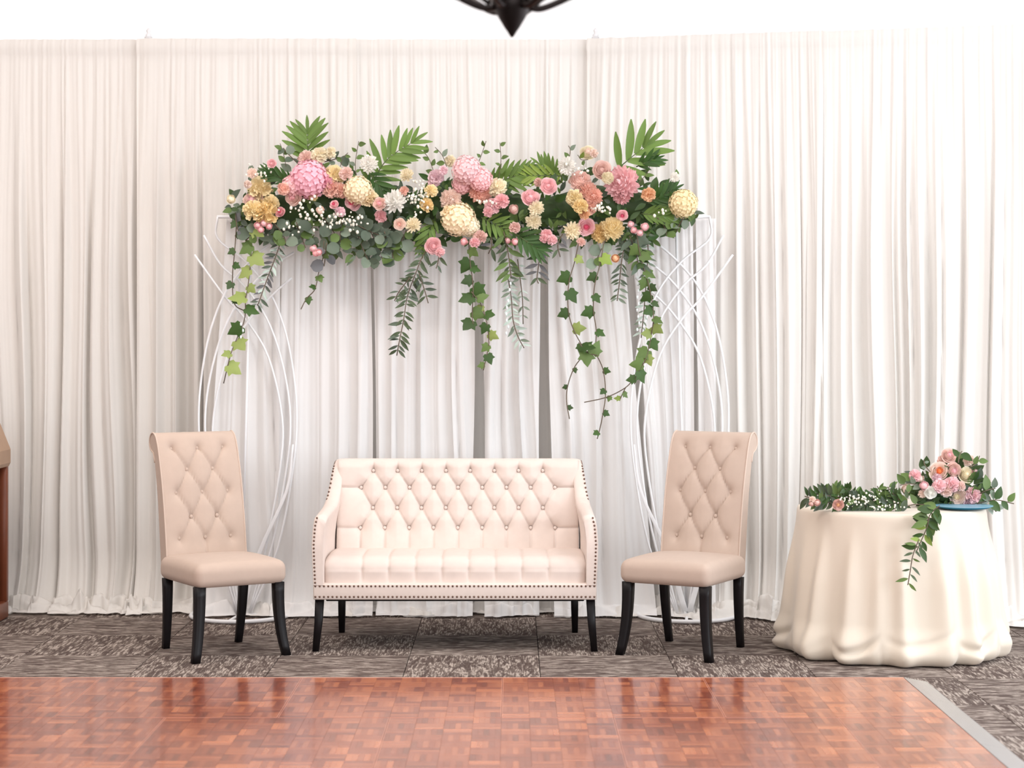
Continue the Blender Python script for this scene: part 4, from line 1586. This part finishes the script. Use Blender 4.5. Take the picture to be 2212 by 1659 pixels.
vine(gl, GO, [(1018, 630), (1040, 660), (1052, 700), (1056, 740), (1052, 765), (1044, 800)], 10.04, 'ivy_vine', 'ivy_leaf', 'ivy', ['ivylight', 'mid', 'ivy'], 24, 22, gr)
vine(gl, GO, [(1088, 500), (1098, 550), (1104, 600)], 10.08, 'ruscus_vine', 'ruscus_leaf', 'ruscus', ['mid', 'ruscus'], 34, 10, gr, both=True)
vine(gl, GO, [(1095, 590), (1104, 640), (1108, 690), (1118, 725), (1132, 752)], 10.12, 'silver_vine', 'silver_leaf', 'ruscus', ['silver', 'silver', 'euc'], 22, 9, gr, both=True)
vine(gl, GO, [(1118, 560), (1128, 640), (1130, 700)], 10.12, 'silver_vine', 'silver_leaf', 'ruscus', ['euc', 'silver'], 18, 18, gr, both=True)
vine(gl, GO, [(1170, 520), (1166, 555), (1160, 600), (1163, 612)], 10.06, 'ruscus_vine', 'ruscus_leaf', 'ruscus', ['ruscus', 'ruscusgrey'], 28, 14, gr, both=True)
vine(gl, GO, [(1215, 505), (1205, 530), (1210, 555)], 10.06, 'ruscus_vine', 'ruscus_leaf', 'ruscus', ['ruscus', 'ruscusgrey'], 26, 14, gr, both=True)
vine(gl, GO, [(1060, 505), (1062, 530), (1055, 548)], 10.06, 'ruscus_vine', 'ruscus_leaf', 'ruscus', ['ruscusgrey', 'ruscus'], 28, 12, gr, both=True)
vine(gl, GO, [(1250, 525), (1240, 570), (1229, 610), (1227, 665), (1238, 710), (1265, 760)], 10.03, 'ivy_vine', 'ivy_leaf', 'ivy', ['ivy', 'ivy', 'ivylight'], 28, 38, gr, dy=.01)
vine(gl, GO, [(1262, 765), (1240, 795), (1226, 835), (1224, 868), (1230, 905)], 10.03, 'ivy_vine', 'ivy_leaf', 'ivy', ['dark'], 11, 42, gr, dy=.01)
vine(gl, GO, [(1305, 520), (1296, 570), (1284, 620), (1282, 670), (1288, 715), (1285, 760)], 10.02, 'ivy_vine', 'ivy_leaf', 'ivy', ['ivy', 'bright', 'dark'], 28, 40, gr, dy=.01)
vine(gl, GO, [(1288, 765), (1303, 800), (1308, 850), (1303, 890), (1296, 925), (1290, 948)], 10.02, 'ivy_vine', 'ivy_leaf', 'ivy', ['mid', 'ivy'], 16, 44, gr, dy=.01)
vine(gl, GO, [(1250, 740), (1270, 762), (1292, 768)], 10.0, 'ivy_vine', 'ivy_leaf', 'ivy', ['bright', 'mid', 'ivy'], 40, 15, gr, dy=.01)
vine(gl, GO, [(1375, 505), (1385, 560), (1400, 610), (1410, 660), (1412, 700)], 10.05, 'ivy_vine', 'ivy_leaf', 'ivy', ['dark', 'eucdark', 'ivy', 'mid'], 25, 17, gr)
vine(gl, GO, [(1412, 690), (1405, 735), (1395, 775), (1378, 805), (1370, 830)], 10.05, 'ivy_vine', 'ivy_leaf', 'ivy', IVM, 30, 18, gr)
vine(gl, GO, [(1372, 815), (1350, 838), (1310, 858), (1262, 869)], 10.05, 'ivy_vine', 'ivy_leaf', 'ivy', ['mid'], 14, 70, gr, dy=.01)
vine(gl, GO, [(1352, 836), (1345, 850), (1338, 866)], 10.04, 'ivy_vine', 'ivy_leaf', 'ivy', ['mid', 'bright'], 20, 15, gr, dy=.01)
vine(gl, GO, [(1350, 520), (1342, 570), (1338, 610), (1333, 650)], 10.08, 'ruscus_vine', 'ruscus_leaf', 'ruscus', ['ruscus', 'eucdark', 'euc'], 22, 11, gr, both=True)
vine(gl, GO, [(1360, 510), (1372, 540), (1380, 575)], 10.06, 'ruscus_vine', 'ruscus_leaf', 'lance', ['mid', 'dark', 'eucdark', 'ruscus'], 34, 9, gr, both=True)
vine(gl, GO, [(1395, 500), (1400, 540), (1396, 600), (1392, 660), (1385, 730)], 10.10, 'silver_vine', 'silver_leaf', 'ruscus', ['silver', 'euc', 'silver'], 18, 11, gr, both=True)
# loose twigs rising above the flowers
for pts, col in (([(1020, 380), (1038, 340), (1050, 305)], 'mid'), ([(1075, 400), (1082, 350), (1080, 308)], 'mid'), ([(770, 395), (768, 350), (775, 305)], 'euc'), ([(940, 380), (925, 340), (905, 322)], 'silver'),
                 ([(618, 360), (612, 330), (605, 310)], 'euc'), ([(1228, 350), (1232, 325), (1228, 315)], 'euc'), ([(965, 360), (955, 335), (940, 318)], 'euc'), ([(735, 360), (742, 340), (752, 330)], 'mid'), ([(1375, 400), (1400, 370), (1405, 335)], 'mid'),
                 ([(1440, 420), (1452, 395), (1468, 378)], 'euc'), ([(1270, 345), (1256, 345), (1248, 335)], 'bright')):
    vine(gl, GO, pts, 10.12, 'twig', 'twig_leaf', 'ovate', [col, 'mid'], 17, 15, gr, stem=.8)
for pts in ([(580, 405), (560, 385), (540, 372)], [(640, 350), (625, 335), (612, 320)], [(700, 350), (720, 345), (735, 340)]):
    vine(gl, GO, pts, 10.12, 'eucalyptus_sprig', 'eucalyptus_leaf', 'round', ['euc', 'eucdark'], 22, 13, gr)
# glass drops on thin threads
def crystals(px, y0, y1):
    th_ = MB().tube([pw(px, y0, 10.07) - GO, pw(px + 2, y1, 10.07) - GO], .0006, 4).build('bead_thread', MAT['white_metal'], gl)
    b = MB().ball((0, 0, 0), 1, 6, 4, (1, 1, 1.5))
    for y in range(int(y0) + 10, int(y1), 14):
        key = ('bead',)
        if key not in MESHC:
            MESHC[key] = mesh('glass_bead', b.v, b.f, False)
            MESHC[key].materials.append(MAT['crystal'])
        obj('glass_bead', MESHC[key], None, th_, Matrix.Translation(pw(px + gr.uniform(-3, 3), y, 10.07) - GO) @ Matrix.Diagonal((.0055, .0055, .0065, 1)))


crystals(1095, 640, 730)
crystals(1378, 590, 720)
crystals(1102, 560, 640)
crystals(523, 690, 730)

# ------------------------------------------------------------------ centrepiece on the round table
BO = Vector((atX(2045, 9.15), 9.15, TZ + .006))
dish = empty('serving_dish', (atX(2078, 9.05), 9.02, TZ + .0035), 0, 'flat teal dish under the bouquet on the round table', 'dish')
MB().lathe([(.06, 0), (.11, .004), (.135, .014), (.13, .016), (.08, .008), (.001, .007)], 36).build('plate', MAT['teal_glass'], dish)
MB().lathe([(.132, .0155), (.137, .0150), (.137, .017), (.132, .017)], 36).build('rim', MAT['dish_rim'], dish)
bq = empty('bouquet', BO + Vector((0, 0, .014)), 0, 'bouquet of blush and peach roses with a trailing green sprig on the round table', 'bouquet')
BO2 = Vector(bq.location)
br = random.Random(33)
MB().ball((0, 0, .06), .075, 12, 8, (1.2, .8, .8)).build('moss_core', LEAF['dark'], bq)
T_ = [(2050, 984, 15, 'rose', 'palepink', 'softpink'), (2035, 996, 11, 'carnation', 'palepink'), (2029, 1019, 19, 'rose', 'blush', 'tangerine', 'peach rose with an orange heart'), (2059, 1016, 16, 'rose', 'palepink', 'softpink'), (2087, 1026, 16, 'rose', 'cream', 'cream'),
      (1976, 1028, 13, 'carnation', 'softpink'), (1987, 1034, 9, 'rosebud', 'blush'), (2029, 1050, 14, 'carnation', 'softpink'), (2056, 1047, 16, 'carnation', 'softpink'), (2044, 1060, 13, 'carnation', 'palepink'), (2068, 1071, 17, 'rose', 'blush', 'peach'), (2010, 1064, 12, 'rose', 'white', 'white'),
      (2102, 1070, 16, 'carnation', 'softpink'), (2090, 1088, 14, 'carnation', 'lilac'), (1957, 1057, 10, 'rosebud', 'blush'), (2093, 995, 12, 'carnation', 'blush'), (2107, 1019, 9, 'rosebud', 'softpink'), (2121, 1071, 9, 'rosebud', 'softpink'), (1992, 1067, 8, 'carnation', 'blush'), (2024, 1033, 10, 'carnation', 'lilac'), (2075, 1050, 10, 'carnation', 'palepink'), (1995, 1049, 10, 'rosebud', 'softpink')]
for g in T_:
    Yb = 9.09 + br.uniform(-.03, .03) + (.05 if g[1] < 1010 else 0)
    put_flower(bq, BO2, g[0], g[1], g[2] * 1.18, g[3], g[4], Yb, g[5] if len(g) > 5 else None, None, br, g[6] if len(g) > 6 else None)
for i in range(170):
    a = br.uniform(0, 2 * PI)
    rr = br.random() ** .6
    x, y = 2045 + 82 * rr * math.cos(a), 1060 + (36 if math.sin(a) > 0 else 62) * rr * math.sin(a)
    if y > 1100: y = 1098
    Y = 9.15 + br.uniform(-.06, .06)
    ang = math.atan2(1070 - y, x - 2045) + br.uniform(-.9, .9)
    d = Vector((math.cos(ang), br.uniform(-.5, .3), math.sin(ang) * .8 + .1))
    put_leaf(bq, 'leaf', br.choice(['ovate', 'lance', 'ovate']), br.choice(['mid', 'dark', 'ivy', 'dark', 'eucdark']), pw(x, y, Y) - BO2, d, br.uniform(18, 32) * Y / F, br)
for pts, col, L in (([(2100, 1075), (2130, 1060), (2150, 1055)], ['mid', 'euc'], 30), ([(2110, 1088), (2150, 1080), (2190, 1088)], ['mid', 'eucdark', 'ivy'], 28), ([(2110, 1090), (2140, 1095), (2152, 1105)], ['euc', 'silver'], 24), ([(2070, 1000), (2072, 985), (2078, 975)], ['mid', 'ivy'], 26),
                    ([(2095, 1010), (2110, 1000), (2116, 985)], ['euc', 'mid'], 18), ([(2000, 1050), (1965, 1045), (1945, 1048)], ['mid', 'euc'], 24), ([(2005, 1090), (1975, 1090), (1955, 1095)], ['dark', 'mid'], 28), ([(2010, 1020), (1998, 1005), (1996, 995)], ['euc'], 12)):
    vine(bq, BO2, pts, 9.08, 'leaf_sprig', 'sprig_leaf', 'ovate', col, L, 14, br)
# trailing sprig over the front of the cloth
vine(bq, BO2, [(2030, 1092), (2012, 1108), (2002, 1128)], 8.70, 'ruscus_vine', 'ruscus_leaf', 'ovate', ['mid', 'ivy', 'dark'], 30, 9, br, both=True, dy=.0)
vine(bq, BO2, [(2008, 1112), (2002, 1140), (1990, 1168), (1978, 1195)], 8.655, 'ruscus_vine', 'ruscus_leaf', 'lance', ['mid', 'ivy', 'bright'], 34, 15, br, both=True, dy=.0)
vine(bq, BO2, [(1985, 1165), (1972, 1200), (1966, 1235), (1961, 1264)], 8.62, 'ruscus_vine', 'ruscus_leaf', 'ruscus', ['ruscus', 'mid', 'stem' if False else 'ruscus'], 25, 9, br, both=False, dy=.0)
# greenery runner lying on the cloth
RO = Vector((atX(1850, 9.0), 9.0, TZ + .005))
rn = empty('greenery_runner', RO, 0, 'leafy greenery runner with dusty roses lying along the left half of the round table', 'garland')
RO = Vector(rn.location)
for pts in ([(1960, 1085), (1900, 1092), (1840, 1092), (1780, 1084), (1738, 1072)], [(1960, 1078), (1900, 1080), (1850, 1078), (1800, 1072), (1765, 1068)], [(1955, 1092), (1920, 1078), (1880, 1084), (1840, 1076)]):
    vine(rn, RO, pts, 8.93, 'ruscus_vine', 'ruscus_leaf', 'lance', ['mid', 'dark', 'ivy', 'ruscus', 'eucdark'], 28, 8, br, both=True, dy=.015)
for pts in ([(1940, 1078), (1925, 1062), (1918, 1052)], [(1905, 1078), (1900, 1060), (1895, 1050)], [(1850, 1076), (1838, 1062), (1825, 1055)], [(1790, 1075), (1778, 1065), (1772, 1055)], [(1815, 1074), (1808, 1060), (1800, 1052)]):
    vine(rn, RO, pts, 8.95, 'leaf_sprig', 'sprig_leaf', 'lance', ['mid', 'ivy', 'dark'], 22, 8, br, both=True)
for x, y, R, kind, col, h in ((1765, 1086, 9, 'rosebud', 'dusty', None), (1755, 1079, 8, 'carnation', 'blush', None), (1811, 1090, 13, 'rose', 'dusty', 'orange'), (1752, 1088, 7, 'rosebud', 'dusty', None)):
    put_flower(rn, RO, x, y, R, kind, col, 8.89, h, None, br)
bb = MB()
for cx, cy, sx, sy, nn in ((1850, 1082, 28, 12, 46), (1915, 1094, 30, 6, 26), (1880, 1072, 20, 8, 16)):
    for _ in range(nn):
        p = pw(br.gauss(cx, sx * .6), br.gauss(cy, sy * .6), 8.88) - RO
        if p.z < .006: p.z = .006
        bb.ball(p, br.uniform(1.3, 2.6) * 9 / F, 5, 4)
tag(bb.build('filler_blossom', BABY, rn), 'tiny white filler blossoms', kind='stuff')
